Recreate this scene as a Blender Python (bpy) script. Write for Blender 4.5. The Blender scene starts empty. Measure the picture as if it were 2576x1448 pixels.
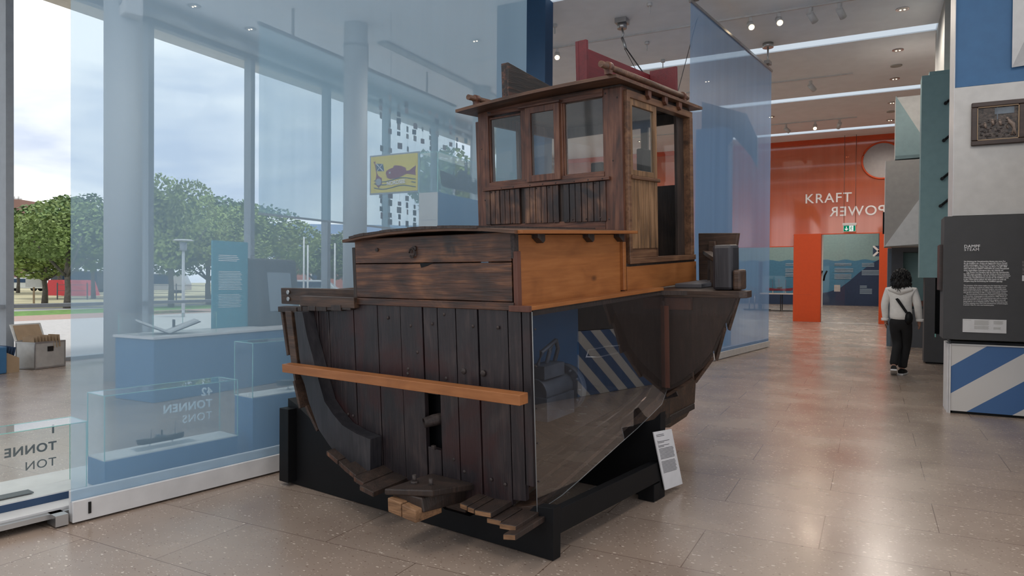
import bpy, bmesh, math, random
from math import sin, cos, pi, radians, sqrt, atan2
from mathutils import Vector, Matrix
SC = bpy.context.scene
COL = SC.collection
random.seed(7)

# ---------------------------------------------------------------- camera
TH, PITCH, ROLL, FPX = radians(27.5), radians(-0.65), radians(0.4), 1740.0
CAMH = 1.5
fw = Vector((-sin(TH)*cos(PITCH), cos(TH)*cos(PITCH), sin(PITCH)))
rt0 = Vector((cos(TH), sin(TH), 0)); up0 = rt0.cross(fw)
rt = rt0*cos(ROLL)+up0*sin(ROLL); up = up0*cos(ROLL)-rt0*sin(ROLL)
cam = bpy.data.cameras.new('camera'); cam_o = bpy.data.objects.new('camera', cam); COL.objects.link(cam_o)
cam.sensor_width = 36.0; cam.lens = FPX/2576*36.0; cam.clip_end = 500
M = Matrix((rt, up, -fw)).transposed().to_4x4(); M.translation = Vector((0, 0, CAMH)); cam_o.matrix_world = M
SC.camera = cam_o

# ---------------------------------------------------------------- exposure, world, lamps' daylight
SC.view_settings.view_transform = 'Standard'; SC.view_settings.look = 'None'
SC.view_settings.gamma = 1.0; SC.view_settings.use_curve_mapping = False
SC.view_settings.exposure = 0.22
SC.cycles.transparent_max_bounces = 24; SC.cycles.max_bounces = 8
SC.cycles.caustics_reflective = False; SC.cycles.caustics_refractive = False
world = bpy.data.worlds.new('world'); SC.world = world; world.use_nodes = True
wn = world.node_tree; wn.nodes.clear()
def N(t, ty, **kw):
    n = t.nodes.new(ty)
    for k, v in kw.items():
        if k in n.inputs: n.inputs[k].default_value = v
        else: setattr(n, k, v)
    return n
w_tc = N(wn, 'ShaderNodeTexCoord'); w_mp = N(wn, 'ShaderNodeMapping'); w_mp.inputs['Scale'].default_value = (1.6, 1.6, 5.0)
w_no = N(wn, 'ShaderNodeTexNoise'); w_no.inputs['Scale'].default_value = 2.2; w_no.inputs['Detail'].default_value = 5; w_no.inputs['Distortion'].default_value = .4
w_cr = N(wn, 'ShaderNodeValToRGB'); w_bg = N(wn, 'ShaderNodeBackground'); w_out = N(wn, 'ShaderNodeOutputWorld')
w_cr.color_ramp.elements[0].position = .36; w_cr.color_ramp.elements[0].color = (.56, .62, .76, 1)
w_cr.color_ramp.elements[1].position = .60; w_cr.color_ramp.elements[1].color = (1.0, 1.0, 1.0, 1)
wn.links.new(w_tc.outputs['Generated'], w_mp.inputs['Vector']); wn.links.new(w_mp.outputs[0], w_no.inputs['Vector'])
wn.links.new(w_no.outputs['Fac'], w_cr.inputs['Fac']); wn.links.new(w_cr.outputs[0], w_bg.inputs['Color'])
w_bg.inputs['Strength'].default_value = 1.15
wn.links.new(w_bg.outputs[0], w_out.inputs['Surface'])
LAMP_W = 300.0      # watts of one recessed downlight
sun = bpy.data.lights.new('sun', 'SUN'); sun.energy = 1.6; sun.angle = radians(12); sun.color = (1, .97, .92)  # added under an overcast sky; its bounce off the plaza lifts the ceiling
bounce_sun_o = bpy.data.objects.new('sun', sun); COL.objects.link(bounce_sun_o); bounce_sun_o.rotation_euler = (0, radians(13), 0)

# ---------------------------------------------------------------- materials
def newmat(name):
    m = bpy.data.materials.new(name); m.use_nodes = True; t = m.node_tree; t.nodes.clear()
    return m, t, N(t, 'ShaderNodeOutputMaterial')
def plain(name, col, rough=.6, metal=0, spec=.5, noise=.06, nscale=8, bump=0, coat=0):
    m, t, out = newmat(name); b = N(t, 'ShaderNodeBsdfPrincipled')
    b.inputs['Roughness'].default_value = rough; b.inputs['Metallic'].default_value = metal
    b.inputs['Specular IOR Level'].default_value = spec; b.inputs['Coat Weight'].default_value = coat
    tc = N(t, 'ShaderNodeTexCoord'); no = N(t, 'ShaderNodeTexNoise'); no.inputs['Scale'].default_value = nscale; no.inputs['Detail'].default_value = 4
    t.links.new(tc.outputs['Object'], no.inputs['Vector'])
    cr = N(t, 'ShaderNodeValToRGB'); e = cr.color_ramp.elements
    e[0].position = .3; e[1].position = .7
    e[0].color = tuple(c*(1-noise) for c in col)+(1,); e[1].color = tuple(min(1, c*(1+noise)) for c in col)+(1,)
    t.links.new(no.outputs['Fac'], cr.inputs['Fac']); t.links.new(cr.outputs[0], b.inputs['Base Color'])
    if bump:
        bp = N(t, 'ShaderNodeBump'); bp.inputs['Strength'].default_value = bump; bp.inputs['Distance'].default_value = .01
        t.links.new(no.outputs['Fac'], bp.inputs['Height']); t.links.new(bp.outputs[0], b.inputs['Normal'])
    t.links.new(b.outputs[0], out.inputs['Surface']); return m
def emis(name, col, s):
    m, t, out = newmat(name); e = N(t, 'ShaderNodeEmission'); e.inputs['Color'].default_value = col+(1,); e.inputs['Strength'].default_value = s
    t.links.new(e.outputs[0], out.inputs['Surface']); return m
def wood(name, dark, mid, light, axis=2, rough=.5, bump=.35, stain=None, sc=1.0, pos=(.3, .5, .72), broad=(5.5, .45), knots=None):
    """weathered timber: fine grain stretched along one axis plus broad worn patches"""
    m, t, out = newmat(name); b = N(t, 'ShaderNodeBsdfPrincipled'); b.inputs['Roughness'].default_value = rough
    tc = N(t, 'ShaderNodeTexCoord')
    def noise(scale, det, stretch, dist=0):
        mp = N(t, 'ShaderNodeMapping'); s = [1, 1, 1]; s[axis] = stretch; mp.inputs['Scale'].default_value = s
        n = N(t, 'ShaderNodeTexNoise'); n.inputs['Scale'].default_value = scale*sc; n.inputs['Detail'].default_value = det; n.inputs['Distortion'].default_value = dist
        t.links.new(tc.outputs['Object'], mp.inputs['Vector']); t.links.new(mp.outputs[0], n.inputs['Vector']); return n
    n1 = noise(45, 6, .07, .6); n2 = noise(broad[0], 5, broad[1], 1.2); n3 = noise(130, 3, .05)
    mx = N(t, 'ShaderNodeMath', operation='MULTIPLY_ADD'); mx.inputs[1].default_value = .45
    t.links.new(n1.outputs['Fac'], mx.inputs[0])
    m2 = N(t, 'ShaderNodeMath', operation='MULTIPLY'); m2.inputs[1].default_value = .55; t.links.new(n2.outputs['Fac'], m2.inputs[0]); t.links.new(m2.outputs[0], mx.inputs[2])
    cr = N(t, 'ShaderNodeValToRGB'); e = cr.color_ramp.elements; e[0].position = pos[0]; e[0].color = dark+(1,); e[1].position = pos[2]; e[1].color = light+(1,)
    k = e.new(pos[1]); k.color = mid+(1,)
    t.links.new(mx.outputs[0], cr.inputs['Fac'])
    colout = cr.outputs[0]
    if stain:
        n4 = noise(3.0, 4, .8, .8); c4 = N(t, 'ShaderNodeValToRGB'); c4.color_ramp.elements[0].position = .50; c4.color_ramp.elements[1].position = .66
        t.links.new(n4.outputs['Fac'], c4.inputs['Fac'])
        mm = N(t, 'ShaderNodeMix', data_type='RGBA'); mm.inputs['B'].default_value = stain+(1,)
        t.links.new(c4.outputs[0], mm.inputs['Factor']); t.links.new(colout, mm.inputs['A']); colout = mm.outputs['Result']
    if knots:
        vm = N(t, 'ShaderNodeMapping'); vs_ = [1, 1, 1]; vs_[axis] = .55; vm.inputs['Scale'].default_value = vs_; v = N(t, 'ShaderNodeTexVoronoi'); v.inputs['Scale'].default_value = knots
        t.links.new(tc.outputs['Object'], vm.inputs['Vector']); t.links.new(vm.outputs[0], v.inputs['Vector'])
        kr = N(t, 'ShaderNodeValToRGB'); kr.color_ramp.elements[0].position = .04; kr.color_ramp.elements[0].color = (1, 1, 1, 1); kr.color_ramp.elements[1].position = .12; kr.color_ramp.elements[1].color = (0, 0, 0, 1)
        t.links.new(v.outputs['Distance'], kr.inputs['Fac']); km = N(t, 'ShaderNodeMix', data_type='RGBA'); km.inputs['B'].default_value = tuple(q*.35 for q in mid)+(1,)
        t.links.new(kr.outputs[0], km.inputs['Factor']); t.links.new(colout, km.inputs['A']); colout = km.outputs['Result']
    t.links.new(colout, b.inputs['Base Color'])
    h = N(t, 'ShaderNodeMath', operation='ADD'); t.links.new(n1.outputs['Fac'], h.inputs[0]); t.links.new(n3.outputs['Fac'], h.inputs[1])
    bp = N(t, 'ShaderNodeBump'); bp.inputs['Strength'].default_value = bump; bp.inputs['Distance'].default_value = .004
    t.links.new(h.outputs[0], bp.inputs['Height']); t.links.new(bp.outputs[0], b.inputs['Normal'])
    t.links.new(b.outputs[0], out.inputs['Surface']); return m
def glassy(name, tint=(.9, .97, .95), rough=.02, ior=1.5, base=0.0, haze=None, hazefac=0):
    """clear sheet: see-through with fresnel reflection"""
    m, t, out = newmat(name); tr = N(t, 'ShaderNodeBsdfTransparent'); tr.inputs['Color'].default_value = tint+(1,)
    gl = N(t, 'ShaderNodeBsdfGlossy'); gl.inputs['Roughness'].default_value = rough; gl.inputs['Color'].default_value = (1, 1, 1, 1)
    fr = N(t, 'ShaderNodeFresnel'); fr.inputs['IOR'].default_value = ior
    ad = N(t, 'ShaderNodeMath', operation='ADD', use_clamp=True); ad.inputs[1].default_value = base; t.links.new(fr.outputs[0], ad.inputs[0])
    ge = N(t, 'ShaderNodeNewGeometry'); iv = N(t, 'ShaderNodeMath', operation='SUBTRACT'); iv.inputs[0].default_value = 1.0; t.links.new(ge.outputs['Backfacing'], iv.inputs[1])
    fm = N(t, 'ShaderNodeMath', operation='MULTIPLY'); t.links.new(ad.outputs[0], fm.inputs[0]); t.links.new(iv.outputs[0], fm.inputs[1])   # reflection only at the outer face
    mx = N(t, 'ShaderNodeMixShader'); t.links.new(fm.outputs[0], mx.inputs[0])
    src = tr.outputs[0]
    if haze:
        df = N(t, 'ShaderNodeBsdfDiffuse'); df.inputs['Color'].default_value = haze+(1,)
        m2 = N(t, 'ShaderNodeMixShader'); m2.inputs[0].default_value = hazefac
        t.links.new(tr.outputs[0], m2.inputs[1]); t.links.new(df.outputs[0], m2.inputs[2]); src = m2.outputs[0]
    t.links.new(src, mx.inputs[1]); t.links.new(gl.outputs[0], mx.inputs[2]); t.links.new(mx.outputs[0], out.inputs['Surface']); return m
def sheer(name, col, opac, folds=0.0, tint=(.92, .97, 1.0), gloss=0.04, grough=.25):
    """thin woven gauze: part see-through, part scattering cloth"""
    m, t, out = newmat(name); tr = N(t, 'ShaderNodeBsdfTransparent'); tr.inputs['Color'].default_value = tint+(1,)
    df = N(t, 'ShaderNodeBsdfDiffuse'); df.inputs['Color'].default_value = col+(1,)
    tl = N(t, 'ShaderNodeBsdfTranslucent'); tl.inputs['Color'].default_value = col+(1,)
    c = N(t, 'ShaderNodeMixShader'); c.inputs[0].default_value = .5; t.links.new(df.outputs[0], c.inputs[1]); t.links.new(tl.outputs[0], c.inputs[2])
    c2 = c
    if gloss:
        gl = N(t, 'ShaderNodeBsdfGlossy'); gl.inputs['Roughness'].default_value = grough
        c2 = N(t, 'ShaderNodeMixShader'); c2.inputs[0].default_value = gloss; t.links.new(c.outputs[0], c2.inputs[1]); t.links.new(gl.outputs[0], c2.inputs[2])
    mx = N(t, 'ShaderNodeMixShader'); mx.inputs[0].default_value = opac
    if folds:
        tc = N(t, 'ShaderNodeTexCoord'); mp = N(t, 'ShaderNodeMapping'); mp.inputs['Scale'].default_value = (2.5, 2.5, .12)
        no = N(t, 'ShaderNodeTexNoise'); no.inputs['Scale'].default_value = 1.6; no.inputs['Detail'].default_value = 4
        t.links.new(tc.outputs['Object'], mp.inputs['Vector']); t.links.new(mp.outputs[0], no.inputs['Vector'])
        ma = N(t, 'ShaderNodeMapRange'); ma.inputs['From Min'].default_value = .35; ma.inputs['From Max'].default_value = .65
        ma.inputs['To Min'].default_value = opac-folds; ma.inputs['To Max'].default_value = opac+folds
        t.links.new(no.outputs['Fac'], ma.inputs['Value']); t.links.new(ma.outputs[0], mx.inputs[0])
    t.links.new(tr.outputs[0], mx.inputs[1]); t.links.new(c2.outputs[0], mx.inputs[2]); t.links.new(mx.outputs[0], out.inputs['Surface']); return m

MT = {}
MT['white'] = plain('white_lacquer', (.62, .62, .62), .45)
MT['white_wall'] = plain('white_board', (.56, .55, .53), .7)
MT['grey_wall'] = plain('grey_plaster', (.40, .40, .38), .8)
MT['ceiling'] = plain('ceiling_plaster', (.84, .87, .91), .9, noise=.03, nscale=3)
MT['column'] = plain('column_paint', (.52, .55, .57), .6, noise=.02)
MT['frame'] = plain('window_frame_paint', (.30, .33, .36), .45)
MT['frame_dark'] = plain('dark_window_frame', (.10, .10, .11), .45)
MT['blue'] = plain('exhibit_blue', (.045, .15, .30), .5, noise=.04)
MT['blue_dark'] = plain('deep_blue', (.008, .05, .12), .6)
MT['blue_mid'] = plain('stripe_blue', (.045, .12, .28), .6, noise=.04)
MT['teal'] = plain('teal_paint', (.22, .36, .37), .65, noise=.05)
MT['teal_light'] = plain('pale_teal_paint', (.22, .34, .35), .7)
MT['teal_panel'] = plain('teal_info_board', (.05, .28, .36), .45)
MT['anthracite'] = plain('anthracite_board', (.056, .057, .060), .7, noise=.05)
MT['black'] = plain('black_paint', (.0035, .0037, .0045), .55, spec=.25, noise=.2, nscale=4)
MT['black_metal'] = plain('black_metal', (.02, .02, .02), .35, metal=.6)
MT['steel'] = plain('steel', (.45, .45, .45), .3, metal=.9)
MT['rust'] = plain('rusty_iron', (.035, .025, .022), .65, noise=.5, nscale=60, bump=.3)
MT['gasket'] = plain('grey_engine_paint', (.10, .12, .14), .4, metal=.3, noise=.3)
MT['orange'] = plain('orange_paint', (.60, .065, .004), .45, noise=.03)
MT['ink'] = plain('grey_lettering', (.10, .12, .13), .6)
MT['ink_pale'] = plain('pale_grey_lettering', (.80, .84, .86), .6)
MT['letter_white'] = plain('white_lettering', (.8, .8, .8), .6)
MT['paper'] = plain('paper', (.62, .62, .63), .8)
MT['card'] = plain('tan_card', (.38, .27, .17), .8)
MT['alu'] = plain('aluminium_sheet', (.52, .52, .50), .38, metal=.55, noise=.1)
MT['yellow'] = plain('yellow_cloth', (.72, .58, .06), .8)
MT['maroon'] = plain('maroon_print', (.20, .025, .05), .8)
MT['navy'] = plain('navy_print', (.02, .05, .11), .7)
MT['cable'] = plain('steel_cable', (.12, .12, .12), .4, metal=.7)
MT['lamp_white'] = plain('lamp_housing', (.6, .6, .6), .4)
MT['glow'] = emis('warm_lamp_glow', (1.0, .78, .5), 6.0)
MT['strip'] = emis('cool_light_slot', (.80, .90, 1.0), .66)
MT['green_sign'] = emis('exit_sign_green', (.0, .16, .08), 1.0)
MT['sign_white'] = emis('exit_sign_white', (.8, .85, .8), .8)
MT['glass'] = glassy('facade_glass', (.985, .995, .99), ior=1.4)
MT['case_glass'] = glassy('display_case_glass', (.98, .995, .99), ior=1.45)
MT['glass_edge'] = plain('green_glass_edge', (.25, .55, .50), .2, coat=.5)
MT['window_glass'] = glassy('old_window_glass', (.95, .97, .96), rough=.03, ior=1.5, haze=(.6, .62, .62), hazefac=.03)
MT['acrylic'] = glassy('clear_acrylic', (.92, .92, .93), rough=.012, ior=1.7, base=.13, haze=(.25, .2, .18), hazefac=.02)
MT['acrylic_dull'] = glassy('clear_acrylic_aft', (.85, .83, .82), rough=.02, ior=1.25, haze=(.25, .2, .18), hazefac=.08)
MT['acrylic_edge'] = plain('acrylic_edge', (.22, .23, .23), .3)
MT['sheer_blue'] = sheer('blue_gauze', (.45, .66, .84), .40, folds=.008, gloss=0, tint=(.86, .94, 1.0))
MT['sheer_far'] = sheer('periwinkle_gauze', (.31, .50, .80), .64, folds=.03)
MT['scrim'] = sheer('hanging_scrim', (.32, .54, .66), .50, folds=.04, gloss=0)
MT['orange_film'] = sheer('orange_film', (.82, .27, .13), .56, folds=.05, tint=(1.0, .60, .48), gloss=.22, grough=.06)
# boat timber
MT['hull_black'] = wood('tarred_plank', (.008, .0065, .008), (.018, .013, .015), (.055, .038, .036), 2, .42, .5, stain=(.030, .010, .010))
MT['hull_brown'] = wood('brown_plank', (.018, .011, .008), (.05, .028, .018), (.12, .065, .038), 1, .5, .5)
MT['box_wood'] = wood('burnt_brown_board', (.014, .008, .006), (.075, .032, .018), (.22, .095, .042), 1, .38, .6, stain=(.022, .014, .012), pos=(.34, .5, .66), broad=(4.2, .5), knots=3.2)
MT['cabin'] = wood('cabin_oak', (.020, .009, .006), (.098, .037, .021), (.185, .083, .046), 2, .45, .35, pos=(.32, .5, .68))
MT['cabin_h'] = wood('cabin_rail_oak', (.020, .009, .006), (.098, .037, .021), (.185, .083, .046), 1, .45, .35, pos=(.32, .5, .68))
MT['cabin_t'] = wood('worn_matchboard', (.016, .008, .006), (.075, .033, .020), (.22, .11, .06), 2, .42, .4, stain=(.015, .010, .010), pos=(.36, .5, .64))
MT['cabin_light'] = wood('light_matchboard', (.05, .026, .012), (.16, .085, .038), (.28, .155, .075), 2, .5, .3, pos=(.34, .5, .66))
MT['cabin_side'] = wood('side_frame_oak', (.035, .017, .009), (.125, .058, .028), (.21, .11, .055), 0, .5, .35, pos=(.32, .5, .68))
MT['roof_wood'] = wood('roof_board', (.03, .016, .010), (.095, .045, .024), (.2, .10, .055), 1, .5, .3)
MT['orange_wood'] = wood('new_pine', (.20, .066, .015), (.28, .098, .024), (.35, .135, .038), 0, .5, .08, pos=(.3, .5, .7), knots=4.6)
MT['beam_wood'] = wood('new_pine_beam', (.22, .078, .022), (.30, .112, .034), (.40, .16, .055), 1, .42, .08)
MT['redbrown'] = wood('red_brown_end', (.06, .022, .014), (.10, .036, .022), (.13, .05, .03), 2, .6, .2)
MT['tar'] = wood('tarred_frame', (.010, .010, .012), (.022, .021, .025), (.05, .045, .048), 2, .45, .2)
MT['dark_wood'] = wood('dark_timber', (.012, .009, .008), (.028, .018, .014), (.06, .036, .026), 2, .5, .5)
MT['end_grain'] = wood('cut_end', (.06, .03, .016), (.20, .105, .05), (.36, .20, .10), 1, .6, .4, sc=2)
MT['red_board'] = wood('dark_red_paint', (.065, .004, .007), (.105, .006, .010), (.135, .009, .013), 0, .5, .15)
MT['dark_board'] = wood('peeling_board', (.008, .008, .008), (.02, .014, .012), (.16, .06, .035), 0, .55, .5, pos=(.4, .53, .68))
MT['frame_wood'] = wood('picture_frame_wood', (.018, .009, .006), (.035, .017, .011), (.06, .03, .02), 0, .35, .2)
# floor: terrazzo slabs
def terrazzo():
    m, t, out = newmat('terrazzo_slabs'); b = N(t, 'ShaderNodeBsdfPrincipled')
    tc = N(t, 'ShaderNodeTexCoord')
    def vor(scale):
        v = N(t, 'ShaderNodeTexVoronoi'); v.inputs['Scale'].default_value = scale; t.links.new(tc.outputs['Object'], v.inputs['Vector']); return v
    no = N(t, 'ShaderNodeTexNoise'); no.inputs['Scale'].default_value = 1.3; no.inputs['Detail'].default_value = 6; t.links.new(tc.outputs['Object'], no.inputs['Vector'])
    cr = N(t, 'ShaderNodeValToRGB'); e = cr.color_ramp.elements; e[0].position = .3; e[0].color = (.268, .204, .163, 1); e[1].position = .7; e[1].color = (.352, .280, .226, 1)
    t.links.new(no.outputs['Fac'], cr.inputs['Fac']); cur = cr.outputs[0]
    for sc, th, colr in ((15, .15, (.66, .57, .47)), (18, .13, (.17, .11, .08)), (34, .2, (.55, .46, .37)), (38, .18, (.20, .14, .10))):
        v = vor(sc); lt = N(t, 'ShaderNodeMath', operation='LESS_THAN'); lt.inputs[1].default_value = th
        # stretch chips so they read as elongated flakes
        mp = N(t, 'ShaderNodeMapping'); mp.inputs['Scale'].default_value = (1, 2.1, 1); mp.inputs['Rotation'].default_value = (0, 0, sc*.7)
        t.links.new(tc.outputs['Object'], mp.inputs['Vector']); t.links.new(mp.outputs[0], v.inputs['Vector'])
        t.links.new(v.outputs['Distance'], lt.inputs[0])
        # only some cells carry a chip
        sx = N(t, 'ShaderNodeSeparateColor'); t.links.new(v.outputs['Color'], sx.inputs[0])
        g = N(t, 'ShaderNodeMath', operation='GREATER_THAN'); g.inputs[1].default_value = .57; t.links.new(sx.outputs[0], g.inputs[0])
        mu = N(t, 'ShaderNodeMath', operation='MULTIPLY'); t.links.new(lt.outputs[0], mu.inputs[0]); t.links.new(g.outputs[0], mu.inputs[1])
        mx = N(t, 'ShaderNodeMix', data_type='RGBA'); mx.inputs['B'].default_value = colr+(1,)
        t.links.new(mu.outputs[0], mx.inputs['Factor']); t.links.new(cur, mx.inputs['A']); cur = mx.outputs['Result']
    br = N(t, 'ShaderNodeTexBrick'); br.inputs['Scale'].default_value = 1.0; br.inputs['Mortar Size'].default_value = .0026; br.inputs['Mortar Smooth'].default_value = .1
    br.inputs['Brick Width'].default_value = 1.25; br.inputs['Row Height'].default_value = .62
    br.inputs['Color1'].default_value = (1, 1, 1, 1); br.inputs['Color2'].default_value = (.91, .91, .91, 1); br.inputs['Mortar'].default_value = (.42, .37, .34, 1)
    mp = N(t, 'ShaderNodeMapping'); mp.inputs['Location'].default_value = (.25, .1, 0); t.links.new(tc.outputs['Object'], mp.inputs['Vector']); t.links.new(mp.outputs[0], br.inputs['Vector'])
    mm = N(t, 'ShaderNodeMix', data_type='RGBA', blend_type='MULTIPLY'); mm.inputs['Factor'].default_value = 1
    t.links.new(cur, mm.inputs['A']); t.links.new(br.outputs['Color'], mm.inputs['B']); t.links.new(mm.outputs['Result'], b.inputs['Base Color'])
    rr = N(t, 'ShaderNodeMapRange'); rr.inputs['To Min'].default_value = .15; rr.inputs['To Max'].default_value = .36
    t.links.new(no.outputs['Fac'], rr.inputs['Value']); t.links.new(rr.outputs[0], b.inputs['Roughness'])
    b.inputs['Specular IOR Level'].default_value = .6
    t.links.new(b.outputs[0], out.inputs['Surface']); return m
MT['floor'] = terrazzo()
def stripes(name, a, b_, ax_a, ax_b, period, phase=0, slope=-1.38):
    """diagonal painted stripes across object axes ax_a, ax_b"""
    m, t, out = newmat(name); b = N(t, 'ShaderNodeBsdfPrincipled'); b.inputs['Roughness'].default_value = .6
    tc = N(t, 'ShaderNodeTexCoord'); sp = N(t, 'ShaderNodeSeparateXYZ'); t.links.new(tc.outputs['Object'], sp.inputs[0])
    sl = N(t, 'ShaderNodeMath', operation='MULTIPLY_ADD'); sl.inputs[1].default_value = slope; t.links.new(sp.outputs[ax_b], sl.inputs[0]); t.links.new(sp.outputs[ax_a], sl.inputs[2])
    ad = N(t, 'ShaderNodeMath', operation='ADD'); ad.inputs[1].default_value = phase; t.links.new(sl.outputs[0], ad.inputs[0])
    pp = N(t, 'ShaderNodeMath', operation='PINGPONG'); pp.inputs[1].default_value = period/2; t.links.new(ad.outputs[0], pp.inputs[0])
    g = N(t, 'ShaderNodeMath', operation='GREATER_THAN'); g.inputs[1].default_value = period/4; t.links.new(pp.outputs[0], g.inputs[0])
    mx = N(t, 'ShaderNodeMix', data_type='RGBA'); mx.inputs['A'].default_value = a+(1,); mx.inputs['B'].default_value = b_+(1,)
    t.links.new(g.outputs[0], mx.inputs['Factor']); t.links.new(mx.outputs['Result'], b.inputs['Base Color']); t.links.new(b.outputs[0], out.inputs['Surface']); return m
# local base coords: x from its left edge, z up
MT['stripes'] = stripes('blue_white_stripes', (.64, .63, .61), (.06, .15, .34), 0, 2, .86, .10)
MT['stripes_y'] = stripes('blue_white_stripes_wing', (.60, .59, .57), (.045, .12, .28), 1, 2, .40, 0, 1.2)

# ---------------------------------------------------------------- mesh builder
class MB:
    def __init__(s): s.v = []; s.f = []; s.sm = []
    def add(s, vs, fs, smooth=False):
        n = len(s.v); s.v += [tuple(p) for p in vs]; s.f += [tuple(i+n for i in f) for f in fs]; s.sm += [smooth]*len(fs); return s
    def box(s, x0, x1, y0, y1, z0, z1, shear=None):
        vs = [(x, y, z) for z in (z0, z1) for y in (y0, y1) for x in (x0, x1)]
        return s.add(vs, [(0, 2, 3, 1), (4, 5, 7, 6), (0, 1, 5, 4), (2, 6, 7, 3), (0, 4, 6, 2), (1, 3, 7, 5)])
    def prism(s, poly, ax, lo, hi):
        """poly of 2-D points in the two axes other than ax, extruded from lo to hi"""
        n = len(poly)
        def P(p, h):
            q = list(p); q.insert(ax, h); return tuple(q)
        vs = [P(p, lo) for p in poly]+[P(p, hi) for p in poly]
        fs = [tuple(range(n)), tuple(range(2*n-1, n-1, -1))]+[(i, i+n, (i+1) % n+n, (i+1) % n) for i in range(n)]
        return s.add(vs, fs)
    def hexa(s, lo, hi):
        """two matching quads joined into a block"""
        return s.add(list(lo)+list(hi), [(3, 2, 1, 0), (4, 5, 6, 7), (0, 1, 5, 4), (1, 2, 6, 5), (2, 3, 7, 6), (3, 0, 4, 7)])
    def tube(s, pts, r, n=8, caps=True):
        pts = [Vector(p) for p in pts]; rings = []
        rr = r if isinstance(r, (list, tuple)) else [r]*len(pts)
        for i, p in enumerate(pts):
            d = (pts[min(i+1, len(pts)-1)]-pts[max(i-1, 0)]).normalized()
            a = Vector((0, 0, 1)) if abs(d.z) < .9 else Vector((1, 0, 0))
            u = d.cross(a).normalized(); w = d.cross(u)
            rings.append([p+(u*cos(2*pi*k/n)+w*sin(2*pi*k/n))*rr[i] for k in range(n)])
        vs = [q for ring in rings for q in ring]; fs = []
        for i in range(len(pts)-1):
            for k in range(n): fs.append((i*n+k, i*n+(k+1) % n, (i+1)*n+(k+1) % n, (i+1)*n+k))
        s.add(vs, fs, True)
        if caps: s.add([], [], False); b = len(s.v)-len(vs); s.f += [tuple(b+k for k in range(n-1, -1, -1)), tuple(b+(len(pts)-1)*n+k for k in range(n))]; s.sm += [False, False]
        return s
    def cyl(s, c, r, h, n=24, ax=2, r2=None):
        c = Vector(c); e = Vector((0, 0, 0)); e[ax] = h
        return s.tube([c, c+e], [r, r if r2 is None else r2], n)
    def ball(s, c, rx, ry=None, rz=None, n=12):
        ry = ry or rx; rz = rz or rx; vs = []; fs = []
        for i in range(n//2+1):
            th = pi*i/(n//2)
            for k in range(n): vs.append((c[0]+rx*sin(th)*cos(2*pi*k/n), c[1]+ry*sin(th)*sin(2*pi*k/n), c[2]+rz*cos(th)))
        for i in range(n//2):
            for k in range(n): fs.append((i*n+k, (i+1)*n+k, (i+1)*n+(k+1) % n, i*n+(k+1) % n))
        return s.add(vs, fs, True)
    def grid(s, rows, smooth=True):
        """rows of equally many points -> a surface"""
        n = len(rows[0]); vs = [p for r in rows for p in r]
        return s.add(vs, [(i*n+k, i*n+k+1, (i+1)*n+k+1, (i+1)*n+k) for i in range(len(rows)-1) for k in range(n-1)], smooth)
    def build(s, name, mat, parent=None, bevel=0, mats=None, loc=None):
        me = bpy.data.meshes.new(name); me.from_pydata(s.v, [], s.f); me.update()
        bm = bmesh.new(); bm.from_mesh(me); bmesh.ops.remove_doubles(bm, verts=bm.verts, dist=1e-5) if False else None
        bmesh.ops.recalc_face_normals(bm, faces=bm.faces); bm.to_mesh(me); bm.free()
        for i, p in enumerate(me.polygons): p.use_smooth = s.sm[i]
        me.materials.append(MT[mat] if isinstance(mat, str) else mat)
        o = bpy.data.objects.new(name, me); COL.objects.link(o)
        if parent: o.parent = parent
        if loc: o.location = loc
        if bevel:
            b = o.modifiers.new('bevel', 'BEVEL'); b.width = bevel; b.segments = 2; b.limit_method = 'ANGLE'; b.angle_limit = radians(40)
        return o
def bx(*a): return MB().box(*a)
def tag(o, label, cat, group=None):
    o['label'] = label; o['category'] = cat
    if group: o['group'] = group
    return o
def stru(o): o['kind'] = 'structure'; return o
def empty(name, loc=(0, 0, 0), rz=0, label=None, cat=None, group=None):
    o = bpy.data.objects.new(name, None); o.empty_display_size = .1; COL.objects.link(o); o.location = loc; o.rotation_euler = (0, 0, rz)
    if label: tag(o, label, cat, group)
    return o
def text(name, body, size, mat, parent, mtx, ext=.0015, align='LEFT', spacing=1.0, bold=0, line=1.0):
    c = bpy.data.curves.new(name, 'FONT'); c.body = body; c.size = size; c.extrude = ext; c.align_x = align; c.space_character = spacing; c.space_line = line; c.offset = bold; c.resolution_u = 5
    t = bpy.data.objects.new(name, c); COL.objects.link(t)
    dg = bpy.context.evaluated_depsgraph_get(); me = bpy.data.meshes.new_from_object(t.evaluated_get(dg)); bpy.data.objects.remove(t); bpy.data.curves.remove(c)
    me.materials.clear(); me.materials.append(MT[mat])
    o = bpy.data.objects.new(name, me); COL.objects.link(o)
    if parent: o.parent = parent
    o.matrix_local = mtx; return o
def frame_mtx(origin, xdir, updir):
    x = Vector(xdir).normalized(); y = Vector(updir).normalized(); z = x.cross(y)
    m = Matrix((x, y, z)).transposed().to_4x4(); m.translation = Vector(origin); return m

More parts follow.
